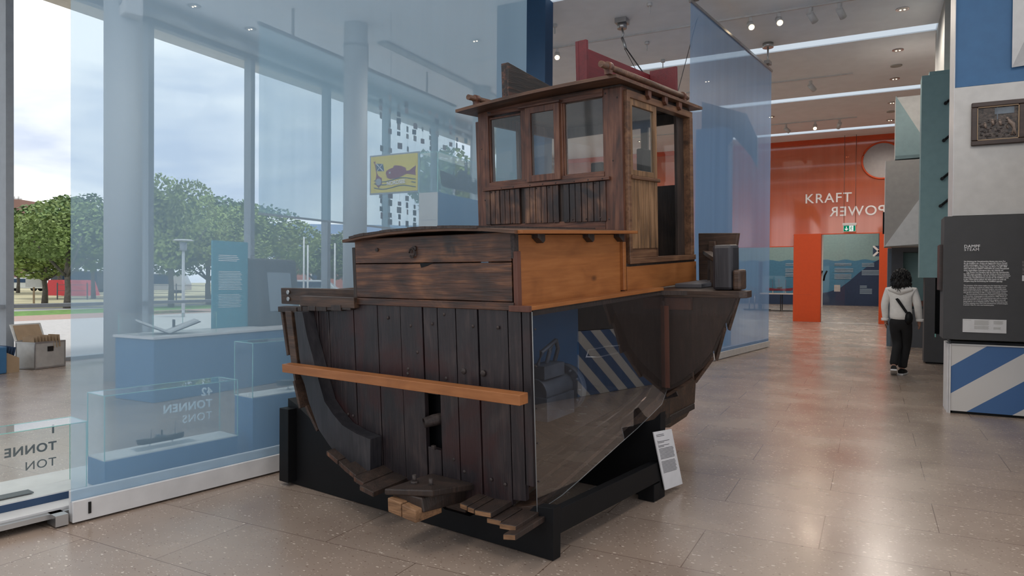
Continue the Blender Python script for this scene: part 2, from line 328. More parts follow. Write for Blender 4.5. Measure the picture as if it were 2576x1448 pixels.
# ---------------------------------------------------------------- frames of the place
FWL = Vector((-sin(TH), cos(TH), 0))
U0 = .6*rt0+.8*FWL; V0 = -.8*rt0+.6*FWL            # boat's level fore-aft and athwart directions
BU = (U0+Vector((0, 0, .0575))).normalized(); BV = V0.copy(); BW = BU.cross(BV)
B0 = .133*rt0+3.74*FWL+Vector((0, 0, .258))
BOATM = Matrix((BU, BV, BW)).transposed().to_4x4(); BOATM.translation = B0
STANDM = Matrix((U0, V0, Vector((0, 0, 1)))).transposed().to_4x4(); STANDM.translation = Vector((-1.495, 3.353, 0))
SANG = atan2(.15, .9887)                             # line of the gauze partition
SD = Vector((sin(SANG), cos(SANG), 0)); SN = Vector((cos(SANG), -sin(SANG), 0)); SP0 = Vector((-4.299, 2.478, 0))
SHEERM = Matrix((SD, -SN, Vector((0, 0, 1)))).transposed().to_4x4(); SHEERM.translation = SP0  # local x along, y behind

# ================================================================ SETTING
H = 6.9
stru(MB().prism([(-12.9, -3), (3.2, -3), (3.2, 6.0), (6.4, 6.0), (6.4, 56), (-12.9, 56)], 2, -.12, 0).build('floor', 'floor'))
cl = MB()
SLOTS = [7.1, 12.1, 17.1, 22.1, 27.1]
ys = [-5]+[q for s_ in SLOTS for q in (s_-.23, s_+.23)]+[56]
for i in range(0, len(ys), 2): cl.box(-12.9, 6.4, ys[i], ys[i+1], H, H+.25)
for s_ in SLOTS:
    cl.box(-12.9, -5.6, s_-.23, s_+.23, H, H+.25); cl.box(1.16, 6.4, s_-.23, s_+.23, H, H+.25)
    cl.box(-5.6, 1.16, s_-.23, s_+.23, H+.25, H+.27)
stru(cl.build('ceiling', 'ceiling'))
ORD = ['nearest', 'second nearest', 'third', 'fourth', 'fifth', 'sixth', 'seventh', 'eighth']
for i, s_ in enumerate(SLOTS):
    o = bx(-5.58, 1.14, s_-.21, s_+.21, H+.02, H+.05).build('ceiling_light_strip', 'strip')
    tag(o, 'long cool white light strip set in the ceiling, %s across the hall' % ['first, almost above the camera', 'second', 'third, above the wheelhouse', 'fourth, beyond the gauze end', 'fifth, just before the orange screen'][i], 'ceiling light', 'cool light strips across the ceiling')
# right-hand wall, bulkhead and far walls
stru(bx(6.4, 6.6, 9.95, 56, 0, H).build('wall_right', 'grey_wall'))
stru(bx(1.16, 6.4, 15.4, 17.6, 5.42, H).build('wall_bulkhead', 'grey_wall'))
stru(bx(-13.1, -12.9, 28.2, 56, 0, H).build('wall_left', 'white_wall'))
# facade: windows between mullions
def fac(n, y0, y1):
    f = MB(); z0, z1, z2 = .06, 1.0, 6.55
    f.box(-12.98, -12.82, y0, y1, 0, z0); f.box(-12.99, -12.81, y0, y1, z1-.03, z1+.03); f.box(-12.99, -12.81, y0, y1, z2, z2+.12)
    w = f.build('window_%d' % n, 'frame'); stru(w)
    g = MB(); g.box(-12.905, -12.895, y0+.08, y1-.08, z0, z1-.03); g.box(-12.905, -12.895, y0+.08, y1-.08, z1+.03, z2)
    g.build('pane', 'glass', w)
    m = MB(); m.box(-13.0, -12.78, y0-.06, y0+.06, 0, z2+.1); m.build('mullion', 'frame', w)
    return w
yy = 6.38-2.55*6
for n in range(15): fac(n+1, yy+2.55*n, yy+2.55*(n+1))
stru(bx(-12.98, -12.6, -9, 28.3, 6.67, H).build('trim_1', 'white_wall'))
stru(bx(-12.62, -12.4, -9, 28.3, 6.62, 6.72).build('trim_2', 'frame'))
stru(bx(-13.68, -13.05, -9, 30, 6.62, 6.9).build('trim_3', plain('canopy_render', (.80, .74, .64), .9)))
# dark slot running along the ceiling near the facade
for i, (x0, x1, y0, y1) in enumerate(((-10.05, -9.8, 12.6, 22),)):
    tag(bx(x0, x1, y0, y1, H-.05, H).build('ceiling_rail', 'frame'), 'long grey rail on the ceiling behind the far column', 'rail')
# columns
for i, (y, lab) in enumerate(((6.4, 'round pale column in front of the glass wall, beside the blue counter'), (11.55, 'round pale column behind the boat, left of the yellow fish sign'), (16.9, 'round pale column farthest down the glass wall'))):
    c = MB().cyl((0, 0, 0), .25, H, 40)
    o = c.build('column', 'column', loc=(-9.8, y, 0)); tag(o, lab, 'column', 'columns along the glass wall')
    b_ = MB().cyl((0, 0, 6.42), .262, .035, 40); b_.build('collar', 'frame', o)
# projector-like sensor box on first column
t = empty('wall_speaker', (-9.50, 6.32, 5.42), radians(-20), 'small white speaker box fixed high on the nearest column', 'speaker')
bx(-.15, .15, -.13, .13, -.18, .22).build('housing', 'white', t, .03); bx(-.06, .06, -.145, -.13, -.02, .12).build('speaker_grille', 'frame', t)

# ---------------------------------------------------------------- outside
stru(bx(-26, -13.0, -40, 120, -.3, -.03).build('plaza', plain('plaza_paving', (.46, .44, .43), .9, noise=.12, nscale=14)))
stru(bx(-29.5, -26, -40, 120, -.3, -.03).build('path_1', plain('red_paving', (.38, .26, .22), .9, noise=.1)))
GR = plain('lawn', (.13, .24, .06), .95, noise=.35, nscale=3)
stru(bx(-36, -33.5, -60, 160, -.32, -.04).build('path_2', plain('asphalt', (.40, .39, .38), .95)))
stru(bx(-33.5, -29.5, -60, 160, -.3, -.03).build('lawn_strip', GR))
stru(bx(-190, -36, -120, 300, -.34, -.05).build('meadow', plain('dry_meadow', (.42, .38, .24), .95, noise=.3, nscale=.25)))

LEAFM = [plain('leaf_%d' % i, c, .8, noise=.5, nscale=.9) for i, c in enumerate([(.20, .27, .085), (.13, .20, .075), (.25, .32, .09)])]
BARK = plain('bark', (.16, .14, .12), .9, noise=.3)
def crown(seed, n=7500, shape='round'):
    r = random.Random(seed); vs = []; fs = []
    lobes = [(r.uniform(-.5, .5), r.uniform(-.5, .5), r.uniform(-.4, .45), r.uniform(.35, .6)) for _ in range(11)]
    if shape == 'tall': lobes = [(r.uniform(-.15, .15), r.uniform(-.15, .15), z, .3*(1.1-abs(z))) for z in [-.8+.16*k for k in range(11)]]
    for i in range(n):
        lx, ly, lz, lr = r.choice(lobes); d = Vector((r.gauss(0, 1), r.gauss(0, 1), r.gauss(0, 1))).normalized()*lr*r.uniform(.6, 1)**.5
        c = Vector((lx, ly, lz))+d; a = Vector((r.gauss(0, 1), r.gauss(0, 1), r.gauss(0, 1))).normalized(); b = a.cross(Vector((r.gauss(0, 1), r.gauss(0, 1), r.gauss(0, 1)))).normalized()
        s_ = r.uniform(.017, .036); k = len(vs); vs += [tuple(c-a*s_-b*s_*.7), tuple(c+a*s_-b*s_*.7), tuple(c+a*s_+b*s_*.7), tuple(c-a*s_+b*s_*.7)]; fs.append((k, k+1, k+2, k+3))
    me = bpy.data.meshes.new('foliage'); me.from_pydata(vs, [], fs); return me
CROWNS = [crown(1), crown(2), crown(3, shape='tall', n=2600)]
def tree(px, dist, hgt, wid, kind, cm, lab, trunk=.35):
    k = (px-1288)/FPX; p = rt0*(k*dist)+FWL*dist
    t = empty('tree', (p.x, p.y, -.05), random.uniform(0, 6), lab, 'tree', 'trees beyond the plaza')
    th = hgt*trunk
    tb = MB().tube([(0, 0, 0), (.05, 0, th*.5), (0, .04, th), (.1, .1, hgt*.7)], [.17, .13, .12, .05], 8)
    for q in range(5):
        a = q*1.3; tb.tube([(0, 0, th*.85), (cos(a)*wid*.2, sin(a)*wid*.2, th+hgt*.15), (cos(a)*wid*.33, sin(a)*wid*.33, th+hgt*.32)], [.07, .05, .02], 6)
    tb.build('trunk', BARK, t)
    me = CROWNS[kind].copy(); me.materials.append(LEAFM[cm]); f = bpy.data.objects.new('foliage', me); COL.objects.link(f); f.parent = t
    ch = (hgt*1.08-th*.75)/2; f.location = (0, 0, th*.75+ch); f.scale = (wid/2, wid/2, ch*1.12)
TREES = [  # px, distance, height, width, kind, leaf, label
    (112, 38, 4.5, 7.0, 0, 2, 'small bright green street tree at the far left, beside the white notice board'),
    (168, 34, 5.2, 5.4, 1, 0, 'young tree with a thin forked trunk, just left of the gauze edge'),
    (150, 62, 8.6, 11, 0, 1, 'taller darker green tree behind the two street trees at the far left'),
    (45, 66, 5.2, 8, 1, 1, 'dark green tree in front of the brown tower'),
    (235, 50, 6.8, 9, 1, 1, 'dense dark tree seen through the gauze beside the nearest column'),
    (430, 36, 6.4, 5.4, 0, 2, 'slender tree with a ragged pointed top, behind the lamp post'),
    (350, 52, 6.5, 8, 0, 1, 'dark tree half hidden by the nearest column'),
    (525, 40, 4.7, 6.5, 1, 2, 'low spreading light green tree right of the lamp post'),
    (600, 58, 8.2, 11, 0, 1, 'big domed dark green tree behind the window mullion'),
    (655, 44, 6.0, 7.5, 1, 2, 'light green tree left of the blue and red building'),
    (735, 64, 6.2, 2.4, 2, 1, 'narrow dark columnar tree in front of the blue and red building'),
    (800, 56, 4.2, 7, 1, 0, 'low bushy tree in front of the building, left of the far column'),
    (870, 58, 5.2, 8, 0, 0, 'bushy tree just left of the far column'),
    (985, 60, 5.0, 10, 1, 0, 'tree seen under the scrim right of the far column'),
    (1175, 46, 9.6, 9, 0, 0, 'tree seen high beside the wheelhouse wall'),
]
for a in TREES: tree(*a)
# grass patch in plaza with lamp post
def oloc(px, dist): p = rt0*((px-1288)/FPX*dist)+FWL*dist; return p
lp = oloc(461, 27)
t = empty('street_lamp', (lp.x, lp.y, -.03), 0, 'pale street lamp post with a flat disc top outside the glass wall', 'street lamp')
MB().cyl((0, 0, 0), .065, 2.6, 12, r2=.05).build('pole', 'white', t); MB().cyl((0, 0, 2.6), .13, .32, 16).build('lantern', 'frame', t); MB().cyl((0, 0, 2.98), .4, .04, 24, r2=.3).build('lamp_shade', 'white', t)
p = oloc(85, 40); t = empty('notice_board', (p.x, p.y, -.05), TH, 'white notice board on a post on the meadow, far left', 'sign')
bx(-.04, .04, -.03, .03, 0, 1.1).build('post', 'card', t); bx(-.45, .45, -.05, 0, .95, 1.9).build('board', 'paper', t)
for (px, d, lab) in ((140, 58, 'left red shed roof on the meadow behind the street tree'), (185, 57, 'right red shed roof on the meadow, at the gauze edge')):
    p = oloc(px, d); MBt = MB().prism([(-1, 0), (1, 0), (.55, 1.3), (-.6, 1.3)], 1, 0, 2)
    o = MBt.build('tent', plain('red_canvas', (.55, .06, .07), .7), loc=(p.x, p.y, -.05)); o.rotation_euler = (0, 0, TH); tag(o, 'small red tent on the grass, '+('left one behind the tree trunk' if px < 160 else 'right one by the gauze edge'), 'tent', 'red tents on the meadow')
p = oloc(22, 130); t = empty('tower_building', (p.x, p.y, 0), TH, 'brown flat-topped tower block at the far left edge', 'building')
bx(-3, 2.1, 0, 8, 0, 16).build('wall', plain('brown_render', (.26, .15, .13), .9), t); mb = MB()
for q in range(6): mb.box(-2.6+q*.8, -2.4+q*.8, .4, .6, 16, 16.6)
mb.box(-3, 2.1, .4, .6, 16.0, 16.25); mb.build('railing', 'white', t)
p = oloc(790, 95); t = empty('school_building', (p.x, p.y, 0), TH+.1, 'long low building with a blue upper floor over red brick', 'building')
bx(-6, 22, 0, 10, 4.4, 9.0).build('upper_floor', plain('blue_cladding', (.30, .42, .66), .8), t); bx(-5.6, 22, .3, 10, 0, 4.4).build('brick_floor', plain('red_brick', (.42, .16, .12), .9), t)
for wx in (-3.5, 3.6, 12): 
    f = bx(wx-1.3, wx+1.3, -.1, .1, 5.2, 7.7).build('window', 'white', t); q = MB()
    for j in range(3): q.box(wx-1.15+j*.8, wx-.5+j*.8, -.13, -.09, 5.4, 7.5)
    q.build('pane', 'navy', f)
for wx in (0.5,):
    f = bx(wx-1., wx+1., .1, .32, 1.2, 3.2).build('window', 'white', t); bx(wx-.8, wx+.8, .05, .1, 1.4, 3.0).build('pane', 'navy', f)
# flag poles and cars
for i, (px, d, h_) in enumerate(((702, 55, 5.2), (764, 34, 3.6), (774, 34, 3.2), (842, 34, 3.3), (886, 50, 2.6), (770, 60, 5))):
    p = oloc(px, d); o = MB().cyl((0, 0, -.05), .05, h_, 8, r2=.035).build('flagpole', 'white', loc=(p.x, p.y, 0))
    tag(o, 'thin white flagpole outside, %s from the left' % ['first', 'second', 'fourth', 'fifth', 'last, beside the far column', 'third'][i], 'flagpole', 'white flagpoles beyond the glass wall')
def car(px, d, colr, lab, l=4.2, hh=1.45, van=False):
    p = oloc(px, d); t = empty('car', (p.x, p.y, -.05), TH+.15, lab, 'car')
    prof = [(-l/2, .3), (l/2, .3), (l/2, .8), (l*.36, .9), (l*.2, hh), (-l*.28, hh), (-l*.44, .9), (-l/2, .8)] if not van else [(-l/2, .3), (l/2, .3), (l/2, .9), (l*.4, hh), (-l*.48, hh), (-l/2, .8)]
    MB().prism(prof, 1, -.85, .85).build('body', plain('car_paint', colr, .3, coat=.6), t, .05)
    bx(-l*.3, l*.24, -.87, .87, .92, hh-.12).build('window_band', 'navy', t)
    for wx in (-l*.3, l*.3):
        for wy in (-.8, .65): MB().cyl((wx, wy, .32), .32, .15, 16, ax=1).build('wheel', 'black', t)
car(765, 52, (.03, .07, .42), 'blue car parked outside behind the flagpoles'); car(793, 50, (.6, .62, .66), 'silver car beside the blue car outside')
car(62, 75, (.6, .62, .62), 'white car parked at the far left behind the notice board', van=True); car(410, 70, (.5, .5, .5), 'pale van behind the nearest street lamp', van=True, l=5, hh=2)
car(215, 72, (.05, .06, .08), 'dark van seen through the gauze beside the nearest column', van=True, l=6, hh=2.2)
# fence outside
t = empty('park_fence', (*oloc(480, 48).to_tuple()[:2], -.05), TH+.05, 'thin dark railing fence across the meadow behind the lamp post', 'fence')
mb = MB()
for z in (.2, .6, 1.0): mb.box(-9, 9, 0, .05, z, z+.03)
mb.build('rail', 'frame_dark', t)
for q in range(10): bx(-9+q*2-.03, -9+q*2+.03, 0, .06, 0, 1.15).build('post', 'frame_dark', t)

# ---------------------------------------------------------------- partition gauze
def sheet(name, s0, s1, z0, z1, y=0, th=.003, wav=.0):
    n = 6; rows = []
    for z in (z0, z1): rows.append([(s0+(s1-s0)*i/n, y+wav*sin(i*1.7+z)*(1 if z < 1 else .3), z) for i in range(n+1)])
    return MB().grid(rows)
def gauze(s0, s1, mat, lab, board_lab=None):
    t = empty('gauze_partition', (0, 0, 0), 0, lab, 'fabric screen'); t.matrix_world = SHEERM
    sheet('cloth', s0, s1, .13, 6.33).build('cloth', mat, t)
    MB().box(s0-.02, s1+.03, -.02, .025, 6.33, 6.38).build('top_rail', 'steel', t)
    return t
g1 = gauze(.0, 4.78, 'sheer_blue', 'large translucent blue gauze hanging left of the boat in front of the glass wall')
for s_ in (.5, 2.4, 4.3): bx(s_-.03, s_+.03, -.03, .03, 6.38, H).build('hanger', 'steel', g1)
g2 = gauze(9.71, 14.6, 'sheer_far', 'translucent blue gauze hanging behind the wheelhouse, right of the boat')
for s_ in (9.86, 14.3):
    h_ = MB().cyl((s_, 0, 6.38), .02, H-6.38, 10); h_.cyl((s_, 0, H-.1), .12, .1, 16); h_.box(s_-.1, s_+.1, -.06, .06, 6.42, 6.5); h_.build('hanger', 'steel', g2)
# white kick board line below the gauze
def kick(s0, s1, lab):
    t = empty('kick_board', (0, 0, 0), 0, lab, 'kick board'); t.matrix_world = SHEERM
    bx(s0, s1, -.03, -.005, .012, .14).build('board', 'white', t, .003)
    bx(s0, s1, .005, .03, .012, .20).build('rear_board', 'white', t, .003)
    return t
k1 = kick(0, 4.78, 'long white board along the floor under the nearest blue gauze')
bx(.085, .10, -.038, -.03, .05, .12).build('latch', 'black_metal', k1)
kick(9.71, 14.6, 'white board along the floor under the gauze right of the boat')
# platform carrying the showcases
t = empty('showcase_platform', (0, 0, 0), 0, 'low white platform under the glass showcases behind the gauze', 'platform'); t.matrix_world = SHEERM
bx(-2.2, 4.7, .10, 1.0, .05, .09).build('top_board', 'white', t, .004); bx(-2.2, 4.65, .22, .9, 0.002, .05).build('recess', 'black', t)
bx(-2.2, .02, .05, .10, .045, .075).build('edge_rail', 'steel', t); bx(-.09, -.02, -.02, .10, .01, .075).build('end_bracket', 'steel', t)
# showcases
def showcase(s0, s1, zb, zt, lab, base_mat='blue', y0=.25, y1=.5, txt=None, left_mat='white'):
    t = empty('glass_showcase', (0, 0, 0), 0, lab, 'showcase', 'glass ship showcases behind the gauze'); t.matrix_world = SHEERM
    bx(s0, s1, y0, y1, .09, zb).build('base', base_mat, t, .002)
    bx(s0+.002, s1-.002, y0+.002, y1-.002, zb, zb+.008).build('base_top', 'white', t)
    g = MB(); e = .004
    g.box(s0, s1, y0, y0+e, zb+.008, zt); g.box(s0, s1, y1-e, y1, zb+.008, zt); g.box(s0, s0+e, y0+e, y1-e, zb+.008, zt); g.box(s1-e, s1, y0+e, y1-e, zb+.008, zt); g.box(s0, s1, y0, y1, zt, zt+e)
    g.build('glass_cover', 'case_glass', t)
    ed = MB(); r_ = .0025
    for (sx, sy) in ((s0, y0), (s1, y0), (s0, y1), (s1, y1)): ed.box(sx-r_, sx+r_, sy-r_, sy+r_, zb, zt+.004)
    for sy in (y0, y1): ed.box(s0, s1, sy-r_, sy+r_, zt, zt+.005)
    for sx in (s0, s1): ed.box(sx-r_, sx+r_, y0, y1, zt, zt+.005)
    ed.build('glass_rim', 'glass_edge', t)
    if txt:
        for (body, sz, sx, z, bold) in txt:
            # lettering is on the inner face, so it reads mirrored from this side
            text('lettering', body, sz, 'ink' if zt < .6 else 'ink_pale', t, frame_mtx((sx, y1-.012, z), (-1, 0, 0), (0, 0, 1)), bold=bold, spacing=1.12)
    return t
showcase(-1.5, .19, .135, .56, 'low glass showcase lettered 1 TONNE TON, leftmost of the showcases', 'navy', txt=[('1', .078, .105, .475, .002), ('TONNE', .078, .105, .365, .002), ('TON', .078, .105, .26, 0)])
showcase(.30, 1.27, .275, .71, 'glass showcase on a blue base lettered 42 TONNEN TONS, middle of the row', txt=[('42', .085, 1.20, .585, .002), ('TONNEN', .085, 1.20, .49, .002), ('TONS', .085, 1.20, .395, 0)])
showcase(1.40, 2.6, .55, .985, 'tallest glass showcase, partly hidden by the boat hull, rightmost of the row')
bx(-.5, -.08, .33, .42, .15, .155).build('x', 'ink').matrix_world = SHEERM
bpy.data.objects['x'].name = 'ruler_bar'; tag(bpy.data.objects['ruler_bar'], 'thin dark scale bar lying in the leftmost showcase', 'bar')
def ship(name, lab, L, mat, masts, funnel=True, seed=0, lw=.16):
    """steamer model on two turned feet, bow towards local +x, keel at z=0"""
    t = empty(name, (0, 0, 0), 0, lab, 'ship model')
    rows = []
    for i in range(13):
        u = i/12; x = (u-.5)*L; w = L*lw/2*min(1, (u*5)**.6 if u < .2 else 1)*(1 if u < .75 else max(.02, 1-((u-.75)/.25)**1.8))
        sh = L*.02*(2*u-1)**2*2; d = L*.085
        rows.append([(x+(.02*L if u > .95 else 0), -w, d+sh), (x, -w*.95, d*.5), (x, -w*.5, 0 if .06 < u < .95 else d*.25), (x, w*.5, 0 if .06 < u < .95 else d*.25), (x, w*.95, d*.5), (x+(.02*L if u > .95 else 0), w, d+sh), (x, 0, d+sh*.9), (x+(.02*L if u > .95 else 0), -w, d+sh)])
    h = MB().grid(rows, False); h.add([rows[0][k] for k in range(6)], [(0, 1, 2, 3, 4, 5)]); h.build('hull', mat, t)
    d = L*.09; sup = MB(); sup.box(-.08*L, .12*L, -.04*L, .04*L, d, d+.05*L); sup.box(-.35*L, -.25*L, -.03*L, .03*L, d, d+.03*L); sup.box(.04*L, .10*L, -.03*L, .03*L, d+.05*L, d+.075*L); sup.build('deckhouse', 'gasket', t)
    if funnel: MB().tube([(-.01*L, 0, d), (-.015*L, 0, d+.15*L)], .018*L, 10).build('funnel', mat, t)
    for (mx, mh) in masts:
        MB().tube([(mx*L, 0, d), (mx*L-.01*L, 0, d+mh*L)], [.006*L, .003*L], 6).build('mast', mat, t)
        MB().tube([(mx*L-.01*L, 0, d+mh*L), ((mx-.14)*L, 0, d)], .0015*L, 4).tube([(mx*L-.01*L, 0, d+mh*L), ((mx+.14)*L, 0, d)], .0015*L, 4).build('rigging', 'cable', t)
    r = MB()
    for s_ in (-1, 1):
        r.tube([(-.46*L, s_*.05*L, d+.035*L), (0, s_*.077*L, d+.02*L), (.42*L, s_*.05*L, d+.04*L)], .0018*L, 4)
    r.build('railing', 'cable', t)
    for sx in (-.24, .24):
        f = MB().cyl((sx*L, 0, -.09*L), .05*L, .008*L, 16); f.tube([(sx*L, 0, -.085*L), (sx*L, 0, -.05*L), (sx*L, 0, -.02*L), (sx*L, 0, .01*L)], [.022*L, .010*L, .018*L, .016*L], 12); f.build('foot', 'white', t)
    return t
def SL(s, y, z): return SHEERM @ Vector((s, y, z))
s1_ = ship('steamer_model', 'small black steamer model on two white feet inside the showcase lettered 42 TONNEN', .34, 'black', [(-.30, .32), (.22, .2)])
s1_.matrix_world = SHEERM @ Matrix.Translation((.74, .375, .283+.031)) @ Matrix.Rotation(pi, 4, 'Z'); 
bx(.55, .98, .32, .43, .2835, .2845).build('y', 'frame').matrix_world = SHEERM; bpy.data.objects['y'].name = 'mesh_mat'; tag(bpy.data.objects['mesh_mat'], 'thin grey perforated strip under the small black steamer model', 'mat')
s2_ = ship('steamer_model', 'grey trawler model half hidden by the hull, in the tallest showcase', .42, 'gasket', [(-.2, .3), (.2, .3)])
s2_.matrix_world = SHEERM @ Matrix.Translation((1.92, .375, .558+.038)) @ Matrix.Rotation(pi, 4, 'Z')

# blue counter with book, info board and console
t = empty('museum_counter', (-7.59, 5.34, 0), 0, 'blue museum counter with a white top behind the gauze', 'counter')
bx(-.74, 0, 0, 4.2, 0.002, .76).build('body', 'blue', t, .004); bx(-.76, .02, -.02, 4.22, .76, .79).build('worktop', 'white', t, .003)
t = empty('open_book', (-7.95, 5.78, .79), radians(62), 'large open book with grey covers inside the glass box on the counter', 'book')
bk = MB()
bk.hexa([(-.34, -.16, .16), (0, -.16, 0.012), (0, .16, .012), (-.34, .16, .16)], [(-.34, -.16, .185), (0, -.16, .04), (0, .16, .04), (-.34, .16, .185)])
bk.hexa([(0, -.16, .012), (.34, -.16, .15), (.34, .16, .15), (0, .16, .012)], [(0, -.16, .04), (.34, -.16, .175), (.34, .16, .175), (0, .16, .04)])
bk.build('pages', 'paper', t)
cv = MB(); cv.hexa([(-.36, -.18, .155), (0, -.18, 0.0), (0, .18, 0.0), (-.36, .18, .155)], [(-.36, -.18, .165), (0, -.18, .011), (0, .18, .011), (-.36, .18, .165)]); cv.hexa([(0, -.18, 0), (.36, -.18, .145), (.36, .18, .145), (0, .18, 0)], [(0, -.18, .011), (.36, -.18, .155), (.36, .18, .155), (0, .18, .011)]); cv.build('cover', 'anthracite', t)
bx(.08, .1, .06, .165, .05, .17).build('bookmark', 'anthracite', t)
t = empty('book_case', (-7.95, 5.8, .79), 0, 'clear glass box over the open book on the counter', 'glass box')
g = MB(); 
for a_ in ((-.33, .33, -.45, -.446, 0, .27), (-.33, .33, .446, .45, 0, .27), (-.33, -.326, -.446, .446, 0, .27), (.326, .33, -.446, .446, 0, .27), (-.33, .33, -.45, .45, .27, .274)): g.box(*a_)
g.build('glass_cover', 'case_glass', t); e_ = MB()
for sx in (-.33, .33):
    for sy in (-.45, .45): e_.box(sx-.003, sx+.003, sy-.003, sy+.003, 0, .274)
e_.build('glass_rim', 'glass_edge', t)
t = empty('info_board', (-8.2, 6.66, .79), 0, 'tall teal information board standing on the counter', 'info board')
bx(-.03, 0, 0, .62, 0, 1.24).build('board', 'teal_panel', t, .003); mb = MB()
for q in range(4): mb.box(.0, .002, .10, .42+.02*(q % 3), 1.03-.025*q, 1.04-.025*q)
for q in range(12): mb.box(.0, .002, .10, .48+.015*((q*7) % 3), .80-.023*q, .808-.023*q)
for q in range(9): mb.box(.0, .002, .10, .47+.015*((q*5) % 3), .47-.022*q, .476-.022*q)
mb.build('printed_lines', 'letter_white', t)
t = empty('touch_console', (-8.2, 7.42, .79), 0, 'dark slanted touch screen console beside the teal board', 'console')
MB().prism([(-.25, 0), (.22, 0), (.10, 1.0), (-.25, 1.02)], 1, -.1, .72).build('housing', 'anthracite', t, .02)
MB().hexa([(.198, .1, .22), (.198, .56, .22), (.128, .56, .8), (.128, .1, .8)], [(.21, .1, .22), (.21, .56, .22), (.14, .56, .8), (.14, .1, .8)]).build('screen', plain('screen_grey', (.22, .26, .30), .3), t)

# vitrine on tall blue block with big ship, and the yellow sign
t = empty('tall_vitrine', (-6.35, 9.0, 0), 0, 'tall blue block carrying a glass vitrine, left of the wheelhouse', 'vitrine')
bx(0, .35, .01, 2.6, 0.002, 2.86).build('block', 'blue', t, .003); w_ = bx(0, .35, 0, .01, 0.002, 2.86).build('end_panel', 'white_wall', t)
bx(0, .35, -.001, .0, 2.43, 2.435).build('joint', 'frame', w_)
g = MB()
for a_ in ((0, .35, 0, .006, 2.87, 3.48), (0, .35, 2.594, 2.6, 2.87, 3.48), (0, .006, .006, 2.594, 2.87, 3.48), (.344, .35, .006, 2.594, 2.87, 3.48), (0, .35, 0, 2.6, 3.48, 3.486)): g.box(*a_)
g.build('glass_cover', 'case_glass', t); e_ = MB()
for sx in (0, .35):
    for sy in (0, 2.6): e_.box(sx-.005, sx+.005, sy-.005, sy+.005, 2.86, 3.49)
e_.box(0, .35, -.006, .004, 3.48, 3.49); e_.box(.345, .355, 0, 2.6, 3.48, 3.49); e_.box(-.005, .005, 0, 2.6, 3.48, 3.49); e_.build('glass_rim', 'glass_edge', t)
s3_ = ship('ship_model', 'large grey ship model in the tall vitrine beside the wheelhouse', 1.5, 'gasket', [(.25, .16), (-.1, .14)], lw=.12)
s3_.location = (-6.17, 10.1, 2.87+.135); s3_.rotation_euler = (0, 0, -pi/2); s3_.scale = (1, .9, 1.35)
# sign
t = empty('fish_sign', (-7.33, 9.0, 2.88), 0, 'yellow framed sign with a maroon fish, flag and wavy lines', 'sign')
bx(0, .98, 0, .03, 0, .64).build('frame', 'frame', t); bx(.025, .955, -.004, 0, .025, .615).build('cloth', 'yellow', t)
fish = [(.33, .33), (.35, .30), (.36, .26), (.42, .235), (.55, .24), (.66, .27), (.74, .30), (.82, .29), (.92, .265), (.91, .34), (.925, .42), (.86, .385), (.80, .35), (.74, .345), (.72, .40), (.62, .435), (.50, .45), (.475, .41), (.40, .395), (.35, .37)]
MB().prism([(x, z) for x, z in fish], 1, -.010, -.004).build('fish', 'maroon', t)
MB().cyl((.415, -.013, .335), .018, .004, 14, ax=1).build('fish_eye', 'frame', t)
fl = MB().prism([(.13, .50), (.15, .38), (.30, .37), (.27, .49)], 1, -.010, -.004); fl.build('flag', 'navy', t)
cr_ = MB().prism([(.13, .50), (.15, .50), (.29, .37), (.27, .37)], 1, -.013, -.010); cr_.prism([(.15, .38), (.165, .38), (.275, .49), (.26, .49)], 1, -.013, -.010); cr_.build('flag_cross', 'paper', t)
MB().tube([(.105, -.008, .52), (.15, -.008, .34), (.19, -.008, .10)], .006, 6).ball((.105, -.008, .525), .014).build('flagstaff', 'maroon', t)
MB().prism([(.15, .345), (.18, .30), (.25, .26), (.25, .16), (.19, .11), (.13, .16), (.13, .24)], 1, -.012, -.005).build('shield', 'maroon', t)
MB().cyl((.19, -.016, .20), .055, .004, 20, ax=1).build('shield_disc', 'frame', t)
wv = MB()
for (z, x0, x1) in ((.22, .10, .92), (.17, .10, .36), (.17, .84, .92), (.10, .10, .92)):
    wv.tube([(x0+(x1-x0)*i/20, -.009, z+.022*sin((x0+(x1-x0)*i/20)*9+2)) for i in range(21)], .007, 6)
wv.build('wave_line', 'navy', t)
text('lettering', 'NORDSEE', .085, 'letter_white', t, frame_mtx((.36, -.014, .135), (1, 0, .1), (0, 0, 1)), bold=.002)

